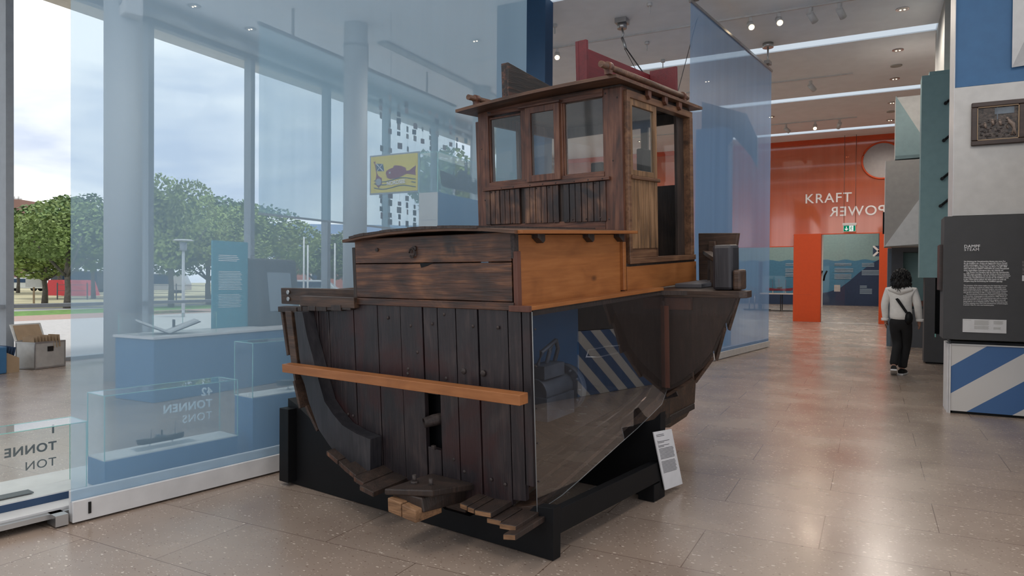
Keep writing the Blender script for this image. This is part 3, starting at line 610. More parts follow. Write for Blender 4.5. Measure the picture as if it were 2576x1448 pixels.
# hanging scrim and the little plaques on strings
t = empty('hanging_scrim', (-10.35, 0, 0), 0, 'long translucent blue-grey scrim hanging in front of the glass wall', 'fabric screen')
n_ = 60
MB().grid([[(.0, 9.44+6.95*i/n_, z) for i in range(n_+1)] for z in (2.74, 6.3)]).build('cloth', 'scrim', t)
bx(-.03, .03, 9.42, 16.4, 6.3, 6.36).build('top_rail', 'frame', t); bx(-.02, .02, 9.44, 16.39, 2.71, 2.75).build('bottom_rail', 'frame', t)
for y_ in (10.3, 12.6, 15): bx(-.02, .02, y_-.02, y_+.02, 6.36, H).build('hanger', 'steel', t)
SQ = [(958,254),(981,246),(958,271),(1022,262),(1003,270),(981,279),(1023,279),(1003,287),(958,290),(1062,279),(1081,283),(1003,304),(981,312),(1003,319),(981,330),(1003,336),(1025,325),(1025,343),(1045,317),(1042,332),(1063,325),(1044,348),(1098,291),(1099,306),(1116,313),(1131,305),(1134,320),(1150,311),(1166,314),(1181,320),(1134,334),(1082,330),(1082,347),(1100,336),(1063,355),(1083,360),(960,373),(982,378),(1006,367),(1026,375),(1083,373),(1118,371),(1134,363),(1149,366),(1165,371),(958,493),(982,492),(959,505),(982,510),(1024,499),(1005,512),(1024,516),(959,525),(1004,528),(1025,533),(1043,520),(1043,535),(981,541),(960,542),(1005,545),(1043,552),(981,558),(1005,562),(1024,563),(1043,566),(1165,338),(1181,335),(1150,351),(1172,354)]
def on_x(px, py, X):
    d = fw+rt*((px-1288)/FPX)-up*((py-724)/FPX); s_ = X/d.x; return Vector((X, d.y*s_, CAMH+d.z*s_))
pm = [plain('plaque_%d' % i, c, .5) for i, c in enumerate([(.05, .09, .11), (.16, .18, .20), (.12, .10, .12), (.03, .06, .09)])]
sq0 = [bx(-.004, .004, -.045, .045, -.05, .05).build('plaque', m_) for m_ in pm]
strs = {}
for i, (px, py) in enumerate(SQ):
    q = on_x(px, py, -8.7); o = sq0[i % 4] if i < 4 else sq0[i % 4].copy()
    if i >= 4: COL.objects.link(o)
    o.location = q; o.rotation_euler = (0, 0, radians(-25+(i*37) % 50)); s_ = .85+.1*((i*13) % 5); o.scale = (1, s_, s_)
    tag(o, 'small square plaque on a string, one of the scattered cluster around the yellow fish sign', 'plaque', 'small plaques hanging on strings')
    k = round(q.y/.22)
    strs.setdefault(k, q)
    if q.z < strs[k].z: strs[k] = q
for k, q in strs.items():
    o = MB().tube([(q.x, q.y, q.z+.045), (q.x, q.y, H)], .0018, 4).build('string', 'cable'); tag(o, 'thin string holding a column of the small hanging plaques', 'string', 'strings of the hanging plaques')

# blue partition slab behind the boat and the far blue pillar
stru(bx(-6.62, -5.57, 12.0, 12.35, 0, H).build('wall_partition', 'blue_dark'))
tag(bx(-3.75, -3.0, 16.6, 17.2, 0, 5.1).build('blue_pillar', 'blue'), 'blue upright panel seen through the gauze right of the wheelhouse', 'panel')
tag(MB().prism([(-3.75, 5.1), (-3.0, 5.0), (-2.6, 4.5), (-2.45, 4.2), (-2.45, 4.9), (-2.7, 5.5), (-3.75, 5.9)], 1, 17.21, 17.4).build('arched_board', 'anthracite'), 'dark curved board above the blue panel, seen through the far gauze', 'panel')

# aluminium box with cards, blue leaflet box
t = empty('card_box', (-12.2, 6.55, 0), radians(12), 'aluminium transport box with an open lid full of cards by the window', 'box')
bx(-.2, .2, -.27, .27, .0, .44).build('body', 'alu', t, .012); e_ = MB()
for z in (.02, .43): e_.box(-.205, .205, -.275, .275, z-.012, z+.012)
for sx in (-.2, .2):
    for sy in (-.27, .27): e_.box(sx-.008, sx+.008, sy-.008, sy+.008, .0, .44)
e_.build('edge_trim', 'steel', t)
bx(.2, .212, -.05, .05, .28, .36).build('latch', 'black_metal', t)
MB().hexa([(-.22, -.28, .44), (-.2, -.28, .44), (-.2, .26, .44), (-.22, .26, .44)], [(-.34, -.28, .72), (-.31, -.28, .72), (-.31, .26, .72), (-.34, .26, .72)]).build('lid', 'alu', t, .01)
MB().hexa([(-.199, -.24, .46), (-.196, -.24, .46), (-.196, .22, .46), (-.199, .22, .46)], [(-.305, -.24, .70), (-.302, -.24, .70), (-.302, .22, .70), (-.305, .22, .70)]).build('lid_leaflet', 'card', t)
for i in range(9):
    y_ = -.22+i*.05
    o = MB().hexa([(-.12+.0, -.1, 0), (.12, -.1, 0), (.12, -.096, 0), (-.12, -.096, 0)], [(-.12, -.12, .2), (.12, -.12, .2), (.12, -.116, .2), (-.12, -.116, .2)]).build('info_card', 'card')
    o.matrix_world = Matrix.Translation((-12.15, 6.55+y_+.1, .32+.012*(i % 3))) @ Matrix.Rotation(radians(12), 4, 'Z')
    tag(o, 'tan card standing in the aluminium box, %s from the left' % ['first', 'second', 'third', 'fourth', 'fifth', 'sixth', 'seventh', 'eighth', 'ninth'][i], 'card', 'cards in the aluminium box')
t = empty('leaflet_box', (-12.1, 5.75, 0), radians(8), 'blue box with a tan side and dark leaflets at the left edge by the window', 'box')
bx(-.25, .25, -.35, .10, 0.0, .42).build('body', 'blue', t, .02); MB().prism([(.1, 0), (.32, 0), (.32, .22), (.1, .33)], 0, -.2, .2).build('side_pocket', 'card', t)
for i in range(4):
    o = bx(-.1, .1, -.006, .006, .0, .2).build('leaflet', 'navy'); o.matrix_world = Matrix.Translation((-12.1, 5.90+.04*i, .22-.01*i)) @ Matrix.Rotation(radians(8), 4, 'Z') @ Matrix.Rotation(-.2, 4, 'X')
    tag(o, 'dark leaflet in the pocket of the blue box, %s' % ['frontmost', 'second', 'third', 'rearmost'][i], 'leaflet', 'leaflets in the blue box')
# ================================================================ THE BOAT (local axes: x aft, y to port, z up)
boat = empty('fishing_boat_stern', label='cut-away stern of an old dark wooden fishing boat with a wheelhouse on a black stand', cat='boat'); boat.matrix_world = BOATM
KB = .6   # keel line
def interp(tab, x):
    if x <= tab[0][0]: return tab[0][1]
    for (x0, y0), (x1, y1) in zip(tab, tab[1:]):
        if x <= x1: return y0+(y1-y0)*(x-x0)/(x1-x0)
    return tab[-1][1]
SEC0 = [(0, -.05), (.2, -.045), (.42, -.02), (.6, .0), (.85, .045), (1.05, .12), (1.22, .20), (1.36, .34), (1.44, .52), (1.50, .70), (1.545, .84), (1.58, 1.03)]
SEC1 = [(0, .06), (.2, .14), (.4, .23), (.6, .325), (.72, .385), (.82, .44), (.90, .52), (.97, .60), (1.01, .72), (1.06, .82), (1.11, .92), (1.16, 1.045)]
SEC2 = [(0, .10), (.07, .20), (.15, .30), (.25, .40), (.34, .50), (.43, .60), (.52, .69), (.60, .78), (.66, .85), (.71, .92), (.76, .98), (.80, 1.06)]
SEC3 = [(0, .12), (.03, .24), (.05, .36), (.07, .48), (.09, .60), (.11, .70), (.13, .78), (.15, .86), (.17, .93), (.19, .99), (.21, 1.04), (.22, 1.09)]
def hull_pt(a, i):
    keys = [(0, SEC0), (1.67, SEC1), (2.55, SEC2), (3.05, SEC3)]
    if a <= 0: return SEC0[i]
    for (a0, s0), (a1, s1) in zip(keys, keys[1:]):
        if a <= a1:
            f = (a-a0)/(a1-a0); return (s0[i][0]*(1-f)+s1[i][0]*f, s0[i][1]*(1-f)+s1[i][1]*f)
    return SEC3[i]
def strake(m, i, side, a0, a1, lap=.018, th=.022, i2=None):
    i2 = i2 or i+1
    """one lapped plank between section stations i and i+1"""
    n = 10
    A = [a0+(a1-a0)*k/n for k in range(n+1)]
    rows = []
    for a in A:
        (w0, c0), (w1, c1) = hull_pt(a, i), hull_pt(a, i2)
        dx, dz = w1-w0, c1-c0; L = sqrt(dx*dx+dz*dz); nx, nz = dz/L, -dx/L
        # lower edge stands proud, upper edge tucks in
        o0, o1 = lap+th, th*.4
        p = [(w0+nx*(o0-th), c0+nz*(o0-th)), (w0+nx*o0, c0+nz*o0), (w1+nx*o1, c1+nz*o1), (w1+nx*(o1-th), c1+nz*(o1-th))]
        rows.append([(a, KB+side*q[0], q[1]) for q in p])
    n0 = len(m.v)
    vs = [q for r in rows for q in r]; fs = []
    for k in range(n):
        for j in range(4): fs.append((k*4+j, k*4+(j+1) % 4, (k+1)*4+(j+1) % 4, (k+1)*4+j))
    fs += [(0, 1, 2, 3), (n*4+3, n*4+2, n*4+1, n*4)]
    m.add(vs, fs)
# port planking, each strake end broken off at a slightly different place
ragged = [-.02, .0, .0, -.03, -.05, -.02, -.03, -.06, -.03, -.04, -.05]
for (i, i2) in ((0, 1), (1, 2), (2, 3), (3, 4), (4, 5), (5, 6), (6, 7), (7, 8), (8, 9), (9, 11)):
    m = MB(); strake(m, i, 1, .01+ragged[i], 3.05, i2=i2, lap=.014); m.build('hull_plank', 'hull_brown', boat, .002)
for (i, i2) in ((0, 1), (1, 2), (2, 3)):
    m = MB(); strake(m, i, -1, .02, 3.05, i2=i2); m.build('hull_plank', 'hull_brown', boat, .002)
for (i, i2) in ((3, 5), (5, 7), (7, 9), (9, 11)):
    m = MB(); strake(m, i, -1, 1.69, 3.05, i2=i2, lap=.016); m.build('hull_plank', 'hull_brown', boat, .002)
# bulkhead of upright planks
def hb(b):
    return interp([(w, c) for w, c in SEC0], abs(b-KB))
pl = [2.10, 1.80, 1.685, 1.43, 1.20, .99, .80, .763, .531, .366, .154, .0]
mb = MB(); r = random.Random(3)
def plank(b1, b0, z0a, z0b, z1a, z1b, off=0.):
    """b1 > b0; bottoms z0a at b1, z0b at b0; top likewise"""
    g = .0035
    mb.hexa([(off, b1-g, z0a), (off, b0+g, z0b), (off, b0+g, z1b), (off, b1-g, z1a)], [(off+.035, b1-g, z0a), (off+.035, b0+g, z0b), (off+.035, b0+g, z1b), (off+.035, b1-g, z1a)])
tops = lambda b: 1.085-.045*max(0, (b-1.1))**1.2
segs = [(2.06, 1.80), (1.80, 1.685), (1.685, 1.43), (1.43, 1.20), (1.20, .99), (.99, .80), (.531, .366), (.366, .154)]
for (b1, b0) in segs:
    lo1, lo0 = (hb(b1)+.02, hb(b0)+.02) if b1 > 1.3 else (hb(b1)+.005, hb(b0)+.005)
    plank(b1, b0, lo1, lo0, tops(b1), tops(b0), r.uniform(0, .007))
plank(.795, .677, .59, .59, tops(.7), tops(.7), .002); plank(.795, .68, hb(.7), hb(.7), .225, .215, .004)   # plank with the sawn opening
plank(.677, .531, hb(.6), hb(.6), tops(.6), tops(.6), .001)
plank(.154, .06, .02, .03, tops(.1), tops(.1), .003); plank(.06, .004, .12, .12, tops(0), tops(0), .003)
bulk = mb.build('bulkhead', 'hull_black', boat, .003)
mb = MB()
for (b, z) in ((.935, .69), (.94, .66), (.48, .60), (.33, .60), (.36, .63), (1.58, .34), (1.52, .335), (1.47, .33), (.62, .66), (.85, .80), (.40, .98), (.22, .98), (.62, 1.04), (.2, .1), (.9, .96), (1.1, 1.0), (.72, .98), (.5, .12), (.30, .11), (.58, .18)):
    mb.ball((.0, b, z), .006, .011, .011, 8)
for b in (.48, .335): mb.ball((-.002, b, .715), .012, .019, .019, 10)
mb.build('bolt_head', 'rust', bulk)
bx(-.012, .004, 1.16, 1.29, .665, .695).build('iron_strap', 'rust', boat, .003).rotation_euler = (radians(-3), 0, 0)
# black board standing for the shade inside the opening, and the pipe in it
mb = MB(); mb.box(.10, .12, .55, .95, .1, .62); mb.build('hole_shade_board', 'black', boat)
MB().tube([(.09, .70, .40), (.0, .735, .395), (-.05, .765, .385)], [.035, .035, .03], 14, caps=False).build('exhaust_pipe', 'rust', boat)
bx(.0, .05, .69, .77, .555, .575).build('cleat', 'dark_wood', boat)
bx(-.02, -.005, .715, .74, .22, .245).build('bolt', 'rust', boat)
# curved frame timber in front of the bulkhead
outer = [(1.93, 1.02), (1.91, .86), (1.894, .70), (1.86, .55), (1.813, .406), (1.718, .226), (1.62, .14), (1.521, .066), (1.42, .01), (1.212, .013)]
inner = [(1.84, 1.02), (1.80, .86), (1.755, .74), (1.725, .65), (1.69, .55), (1.641, .425), (1.56, .35), (1.466, .287), (1.33, .25), (1.199, .233)]
m = MB()
for k in range(len(outer)-1):
    q = [outer[k], outer[k+1], inner[k+1], inner[k]]
    m.hexa([(-.095, b, c) for b, c in q], [(-.002, b, c) for b, c in q])
m.build('curved_frame', 'tar', boat, .0)
# bracket timber beside the planking at deck level
MB().hexa([(-.06, 2.04, .60), (-.06, 1.97, .62), (-.06, 2.02, 1.02), (-.06, 2.09, 1.02)], [(0, 2.04, .60), (0, 1.97, .62), (0, 2.02, 1.02), (0, 2.09, 1.02)]).build('side_bracket', 'hull_brown', boat, .006)
# long new timber across
bx(-.175, -.098, -.045, 1.985, .607, .664).build('cross_beam', 'beam_wood', boat, .003)
# sawn plank ends along the bottom
def stub(b1, b0, c1, c0, a0, th=.03, a1=.03):
    MB().hexa([(a0, b1, c1-th), (a0, b0, c0-th), (a0, b0, c0), (a0, b1, c1)], [(a1, b1, c1-th+.008), (a1, b0, c0-th+.008), (a1, b0, c0+.008), (a1, b1, c1+.008)]).build('plank_stub', 'dark_wood', boat, .003)
    pe = bpy.context.scene.collection.objects[-1]
    MB().hexa([(a0-.002, b1-.003, c1-th+.003), (a0-.002, b0+.003, c0-th+.003), (a0-.002, b0+.003, c0-.003), (a0-.002, b1-.003, c1-.003)], [(a0+.004, b1-.003, c1-th+.003), (a0+.004, b0+.003, c0-th+.003), (a0+.004, b0+.003, c0-.003), (a0+.004, b1-.003, c1-.003)]).build('cut_end', 'end_grain' if b1 < .5 else 'cabin_t', pe)
for a_ in ((.40, .345, .005, .0, -.16), (.34, .29, -.002, -.004, -.165), (.28, .165, -.004, .004, -.175), (.20, .10, -.032, -.028, -.17), (.09, -.02, -.028, -.02, -.20), (.02, -.06, -.05, -.035, -.26)): stub(*a_)
for a_ in ((1.56, 1.45, .12, .075, -.16), (1.445, 1.36, .07, .03, -.155), (1.355, 1.24, .065, .02, -.19), (1.235, 1.15, .015, -.005, -.19), (1.20, 1.11, .035, .01, -.24), (1.10, .98, .008, -.01, -.28)): stub(*a_)
# keel
m = MB(); m.hexa([(-.36, .73, -.005), (-.36, .485, -.005), (-.36, .50, .075), (-.36, .72, .075)], [(.15, .70, -.08), (.15, .50, -.08), (.15, .50, .05), (.15, .70, .05)])
m.hexa([(-.40, .75, .055), (-.34, .44, .085), (-.34, .44, .125), (-.40, .75, .09)], [(.02, .78, .02), (.02, .43, .02), (.02, .43, .06), (.02, .78, .06)])
kb = m.build('keel_block', 'dark_wood', boat, .008)
m = MB(); m.hexa([(-.41, .715, -.03), (-.41, .61, -.04), (-.41, .61, .04), (-.41, .715, .05)], [(-.2, .715, -.06), (-.2, .61, -.06), (-.2, .61, .03), (-.2, .715, .04)])
m.hexa([(-.41, .604, -.04), (-.41, .50, -.05), (-.41, .50, .02), (-.41, .604, .035)], [(-.2, .604, -.06), (-.2, .50, -.06), (-.2, .50, .02), (-.2, .604, .03)])
m.build('keel_end', 'end_grain', kb, .006)
m = MB()
for (a_, b_) in ((-.24, .67), (-.24, .54)): m.cyl((a_, b_, .09), .012, .05, 8); m.cyl((a_, b_, .085), .022, .02, 6)
m.build('keel_bolt', 'rust', kb)
m = MB().box(.02, 2.9, .52, .68, -.14, -.0); m.build('keel', 'hull_brown', boat, .006)
# deck
dk = MB(); pts = [(0.03, 2.16)]
for k in range(16):
    a_ = .03+3.0*k/15; pts.append((a_, KB+hull_pt(a_, 11)[0]+.02))
pts = pts[1:]; sb = [(a_, KB-hull_pt(a_, 11)[0]-.02) for a_ in (3.03, 2.8, 2.55, 2.3, 2.0, 1.67)]
poly = pts+sb+[(1.67, .0), (.03, .0)]
def dz(b): return 1.085-.045*max(0, b-1.1)**1.2
n_ = len(poly); vs = [(a_, b_, dz(b_)-.03) for a_, b_ in poly]+[(a_, b_, dz(b_)) for a_, b_ in poly]
# stations are joined across the boat in strips
dk = MB()
for k in range(30):
    a0, a1 = .03+3.0*k/30, .03+3.0*(k+1)/30
    def lim(a): return (0.0 if a < 1.665 else KB-hull_pt(a, 11)[0]-.02, KB+hull_pt(a, 11)[0]+.02)
    (l0, h0), (l1, h1) = lim(a0), lim(a1)
    if a0 < 1.67 < a1: l1 = KB-hull_pt(a1, 11)[0]
    nb = 6
    for j in range(nb):
        q = [(a0, l0+(h0-l0)*j/nb), (a0, l0+(h0-l0)*(j+1)/nb), (a1, l1+(h1-l1)*(j+1)/nb), (a1, l1+(h1-l1)*j/nb)]
        dk.hexa([(a_, b_, dz(b_)-.035) for a_, b_ in q], [(a_, b_, dz(b_)-.004) for a_, b_ in q])
dk.build('deck', 'dark_wood', boat)
m = MB()
for k, (b1, b0) in enumerate([(2.19, 1.98), (1.97, 1.93), (1.925, 1.85), (1.845, 1.77), (1.765, 1.66), (1.655, 1.60), (1.595, 1.50), (1.49, 1.41)]):
    z = dz((b0+b1)/2); m.box(-.045+.006*(k % 3), .03, b0-.002, b1+.002, z-.034+.004*(k % 2), z+.004)
m.build('deck_plank_ends', 'dark_wood', boat, .003)
# starboard deck edge beam, with the deck visible in front of the last orange panel
MB().prism([(1.665, .0), (1.665, -.56), (1.70, -.60), (1.80, -.60), (1.80, .0)], 2, 1.035, 1.082).build('deck_edge_beam', 'hull_brown', boat, .004)
bx(1.69, 1.75, -.20, .0, .94, 1.03).build('beam_end', 'redbrown', boat, .006)
# bulwark boards on the port side
b1 = bx(.13, .17, 1.37, 2.40, 1.045, 1.165).build('bulwark_board', 'hull_brown', boat, .004)
m = MB(); m.cyl((.128, 2.30, 1.135), .016, -.010, 12, ax=0); m.cyl((.128, 2.30, 1.085), .016, -.010, 12, ax=0); m.build('bolt_head', 'steel', b1)
bx(-.04, .01, 1.37, 1.94, 1.055, 1.125).build('bulwark_board', 'hull_brown', boat, .004)
MB().hexa([(.15, 2.19, 1.05), (.15, 2.14, 1.05), (.15, 2.16, 1.14), (.15, 2.22, 1.14)], [(2.9, .98, 1.05), (2.9, .93, 1.05), (2.9, .93, 1.2), (2.9, .98, 1.2)]).build('bulwark_board', 'hull_brown', boat, .004)
# coach roof box
bxw = MB(); bxw.box(.0, .04, .115, 1.385, 1.345, 1.505); bx1 = bxw.build('front_board', 'box_wood', boat, .004)
bx(.0, .04, .115, 1.385, 1.125, 1.34).build('front_board', 'box_wood', boat, .004)
m = MB(); m.box(-.012, .03, .10, 1.39, 1.078, 1.122); m.build('front_sill', 'box_wood', boat, .005)
MB().hexa([(-.003, .80, 1.343), (-.003, .69, 1.343), (-.003, .74, 1.325), (-.003, .79, 1.315)], [(.0, .80, 1.343), (.0, .69, 1.343), (.0, .74, 1.325), (.0, .79, 1.315)]).build('split_mark', 'black', boat)
m = MB(); m.cyl((-.01, 1.17, 1.43), .012, .015, 10, ax=0); m.tube([(-.012, .855+.022*cos(q*.7), 1.405+.028*sin(q*.7)) for q in range(9)], .006, 6); m.cyl((-.01, .84, 1.432), .016, .012, 10, ax=0); m.build('ring_bolt', 'rust', boat)
bx(.0, .05, 1.385, 1.415, 1.085, 1.45).build('corner_post', 'dark_wood', boat, .004)
m = MB(); m.box(.0, .045, .095, .118, 1.36, 1.51); m.build('corner_iron', 'rust', boat, .003)
bx(.0, .04, .078, .105, 1.09, 1.40).build('corner_post', 'redbrown', boat, .003)
bx(.05, 1.27, 1.37, 1.40, 1.08, 1.50).build('side_board', 'box_wood', boat)
# orange starboard panels, ledge and lath
bx(.045, 1.205, .095, .125, 1.10, 1.49).build('side_panel', 'orange_wood', boat, .002)
bx(1.275, 2.50, .080, .12, 1.095, 1.268).build('side_panel', 'orange_wood', boat, .003)
bx(1.205, 1.245, .07, .10, 1.11, 1.44).build('lath', 'orange_wood', boat, .004)
bx(.0, 1.66, -.012, .095, 1.082, 1.104).build('ledge', 'orange_wood', boat, .002)
bx(-.03, .0, -.014, .12, 1.075, 1.108).build('ledge_end', 'redbrown', boat, .003)
bx(1.22, 1.275, .10, .20, 1.10, 1.49).build('dark_jamb', 'dark_wood', boat)
# coach roof covering
rows_t = []; prof = [(.03, 1.512), (.25, 1.532), (.50, 1.543), (.75, 1.545), (1.0, 1.538), (1.22, 1.523), (1.41, 1.500)]
m = MB()
for k in range(6):
    (y0, z0), (y1, z1) = prof[k], prof[k+1]
    m.hexa([(-.08, y0, z0-.018), (-.08, y1, z1-.018), (-.08, y1, z1), (-.08, y0, z0)], [(1.275, y0, z0-.018), (1.275, y1, z1-.018), (1.275, y1, z1), (1.275, y0, z0)])
rf = m.build('coach_roof', 'roof_wood', boat)
m = MB(); r = random.Random(5); pv = None
for k in range(22):
    y0, y1 = .28+k*.048, .28+(k+1)*.048
    z0, z1 = interp(prof, y0), interp(prof, y1); e = .003*(r.random()); m.hexa([(-.088-e, y0, z0-.004), (-.088-e, y1, z1-.004), (-.088-e, y1, z1+.010+e), (-.088-e, y0, z0+.010+e)], [(1.2, y0, z0-.004), (1.2, y1, z1-.004), (1.2, y1, z1+.008), (1.2, y0, z0+.008)])
m.build('roof_felt', 'rust', rf)
bx(-.05, 1.285, .0, .05, 1.492, 1.512).build('roof_edge', 'orange_wood', rf, .002)
for a_ in (.17, .72, 1.12): MB().prism([(a_, 1.495), (a_+.07, 1.495), (a_+.07, 1.455), (a_+.05, 1.44), (a_, 1.47)], 1, .05, .098).build('roof_bracket', 'dark_wood', boat, .003)
# clear sheets closing the cut
gp = [(.004, 1.075), (1.672, 1.07), (1.70, .60), (1.69, .35), (1.60, .262), (1.40, .215), (1.2, .172), (.95, .128), (.666, .075), (.45, .035), (.25, .002), (.004, -.012)]
ac = MB().prism(gp, 1, -.014, -.008).build('acrylic_sheet', 'acrylic', boat)
def rim(pts, r_=.0028): return MB().tube(pts, r_, 5)
rim([(a_, -.011, c_) for a_, c_ in gp[3:]]+[(.004, -.011, 1.075)]).build('sheet_edge', 'acrylic_edge', ac)
for c_ in (.98, .78, .55, .36, .15): MB().cyl((.022, -.020, c_), .005, .006, 8, ax=1).build('screw', 'rust', ac)
sec = [(0, .335), (-.13, .40), (-.22, .47), (-.30, .54), (-.38, .64), (-.42, .74), (-.47, .84), (-.52, .94), (-.555, 1.04), (0, 1.04)]
MB().prism([(b_, c_) for b_, c_ in sec], 0, 1.662, 1.667).build('acrylic_sheet', 'acrylic_dull', boat)
bx(1.66, 1.675, -.045, -.012, .37, .97).build('clamp_strip', 'redbrown', boat, .002)
bx(1.66, 1.675, -.012, .010, .37, 1.0).build('clamp_strip', 'dark_wood', boat, .002)
# inside: ribs, floor, engine, blue back board
for a_ in (.45, .9, 1.35):
    m = MB()
    for k in range(1, 10):
        (w0, c0), (w1, c1) = hull_pt(a_, k), hull_pt(a_, k+1); m.hexa([(a_-.03, KB+w0, c0+.01), (a_-.03, KB+w1, c1+.0), (a_-.03, KB+w1-.06, c1+.0), (a_-.03, KB+w0-.03, c0+.07)], [(a_+.03, KB+w0, c0+.01), (a_+.03, KB+w1, c1+.0), (a_+.03, KB+w1-.06, c1+.0), (a_+.03, KB+w0-.03, c0+.07)])
    m.build('rib', 'hull_brown', boat)
m = MB(); wpts = [(.52+.62*k/16, .335+.03*sin(k*.55+1.5)) for k in range(17)]
m.prism(wpts+[(1.14, 1.04), (.52, 1.04)], 1, .40, .42); m.build('back_board', plain('board_blue', (.018, .10, .23), .5), boat)
MB().prism([(b_+.04, c_+.01) for b_, c_ in sec[:-1]]+[(.9, 1.03), (.9, .3)], 0, 1.73, 1.76).build('after_bulkhead', 'dark_wood', boat)
EO = len(boat.children); m = MB(); m.cyl((.12, .22, .62), .085, .30, 24, ax=0); m.cyl((.42, .22, .60), .15, .05, 32, ax=0); m.cyl((.47, .22, .60), .10, .06, 24, ax=0); m.box(.10, .40, .12, .32, .46, .60); m.box(.14, .36, .16, .28, .70, .78)
for k in range(12): m.cyl((.40, .22+.13*cos(k*pi/6), .60+.13*sin(k*pi/6)), .010, .03, 6, ax=0)
for k in range(3): m.tube([(.16+.09*k, .22, .78), (.17+.09*k, .20, .86), (.30, .18, .92)], .014, 8)
eng = m.build('engine', plain('engine_paint', (.075, .095, .125), .4, metal=.2, noise=.4), boat, .006); eng.location = (.22, .0, -.07)
MB().tube([(.45, .06+.28*0, .80), (.55, .10, .83), (.80, .10, .82), (1.0, .12, .80), (.85, .05, .775), (.6, .06, .78), (.47, .07, .80)], .004, 6).build('hose', 'steel', eng)
# stern: rudder, propeller, bitt, after deck fittings
m = MB(); m.prism([(2.96, .13), (2.96, -.30), (3.05, -.32), (3.45, -.30), (3.66, -.20), (3.70, .02), (3.70, .60), (2.98, .60)], 1, .58, .63); rd = m.build('rudder', 'hull_brown', boat, .006)
bx(2.93, 3.62, .565, .645, -.255, -.20).build('rudder_iron', 'rust', rd, .004)
m = MB(); m.box(2.88, 2.97, .54, .66, -.20, .55); m.build('stern_post', 'dark_wood', boat, .008)
m = MB(); m.box(2.40, 2.99, .54, .66, -.26, -.19); m.build('skeg_iron', 'black_metal', boat, .006)
m = MB(); m.tube([(2.6, .6, .0), (2.88, .6, .0)], .035, 12)
for k in range(3):
    an = k*2*pi/3+.4; c_, s_ = cos(an), sin(an)
    m.hexa([(2.80, .6+c_*.02-s_*.03, s_*.02+c_*.03), (2.80, .6+c_*.2-s_*.09, s_*.2+c_*.09), (2.84, .6+c_*.22+s_*.05, s_*.22-c_*.05), (2.84, .6+c_*.03+s_*.03, s_*.03-c_*.03)], [(2.815, .6+c_*.02-s_*.03, s_*.02+c_*.03), (2.815, .6+c_*.2-s_*.09, s_*.2+c_*.09), (2.855, .6+c_*.22+s_*.05, s_*.22-c_*.05), (2.855, .6+c_*.03+s_*.03, s_*.03-c_*.03)])
m.build('propeller', 'rust', boat, .004)
bt = MB().box(1.73, 1.90, -.485, -.345, 1.083, 1.40).build('bitt_post', 'tar', boat, .022)
MB().box(1.74, 1.88, -.54, -.485, 1.083, 1.225).build('cheek_block', 'hull_brown', bt, .015)
MB().hexa([(2.6, .10, 1.09), (2.6, -.17, 1.09), (2.6, -.235, 1.49), (2.6, .10, 1.50)], [(2.66, .10, 1.09), (2.66, -.17, 1.09), (2.66, -.235, 1.49), (2.66, .10, 1.50)]).build('transom_board', 'hull_brown', boat, .006)
MB().box(2.56, 2.6, .0, -.06, 1.32, 1.43).build('transom_cleat', 'hull_brown', boat, .006)
m = MB()
for k in range(10):
    f0, f1 = k/10, (k+1)/10
    P = lambda f: (1.92+.75*f, -.36+.40*f, 1.27+.06*f)
    a_, b_ = P(f0), P(f1); m.hexa([(a_[0], a_[1], a_[2]), (a_[0], a_[1]+.06, a_[2]), (a_[0], a_[1]+.06, a_[2]+.03), (a_[0], a_[1], a_[2]+.03)], [(b_[0], b_[1], b_[2]), (b_[0], b_[1]+.06, b_[2]), (b_[0], b_[1]+.06, b_[2]+.03), (b_[0], b_[1], b_[2]+.03)])
m.build('capping_rail', 'hull_brown', boat)
for (a_, b_) in ((1.95, -.34), (2.15, -.22), (2.4, -.10)): bx(a_, a_+.05, b_, b_+.05, 1.08, 1.28).build('stanchion', 'dark_wood', boat, .004)
MB().tube([(1.93, -.33, 1.16), (2.45, -.05, 1.20)], .006, 6).build('grab_rail', 'steel', boat)
bx(1.95, 2.5, -.18, .03, 1.082, 1.115).build('deck_hatch', 'frame_dark', boat, .006)

# ---- wheelhouse
F = 1.27; RS = .10; PT = 1.36; AFT = 2.44; TOP = 2.50
CW = 'cabin'
bx(F, F+.08, RS, RS+.14, 1.29, TOP).build('corner_post', CW, boat, .004)
bx(F, F+.08, PT-.10, PT, 1.56, TOP).build('corner_post', CW, boat, .004)
bx(F+.01, F+.08, PT, PT+.035, 1.60, 2.42).build('corner_lath', CW, boat, .004)
bx(F-.006, F+.07, RS+.14, PT-.10, 2.445, TOP).build('top_rail', 'cabin_h', boat, .003)
bx(F, F+.07, .575, .625, 1.92, 2.46).build('mullion', CW, boat, .003); bx(F, F+.07, .875, .945, 1.92, 2.45).build('mullion', CW, boat, .003)
# middle rail and moulding
bx(F-.004, F+.07, RS+.14, PT-.10, 1.885, 1.93).build('middle_rail', 'cabin_h', boat, .003)
bx(F-.03, F-.003, .19, 1.31, 1.868, 1.892).build('moulding', 'cabin_h', boat, .003)
def sash(y1, y0, z0, z1, name='window_sash', fw_=.022, off=.0, mat='cabin', gl='window_glass'):
    m = MB(); d0, d1 = F+off, F+off+.03
    m.box(d0, d1, y1-fw_, y1, z0, z1); m.box(d0, d1, y0, y0+fw_, z0, z1); m.box(d0, d1, y0+fw_, y1-fw_, z0, z0+fw_); m.box(d0, d1, y0+fw_, y1-fw_, z1-fw_, z1)
    s_ = m.build(name, mat, boat, .002); bx(d0+.012, d0+.016, y0+fw_, y1-fw_, z0+fw_, z1-fw_).build('pane', gl, s_); return s_
sash(1.262, .945, 1.925, 2.432, off=.012, fw_=.014)
sash(.890, .590, 1.905, 2.455, off=-.022, fw_=.048)
sash(.575, .240, 1.925, 2.470, off=.012, fw_=.012)
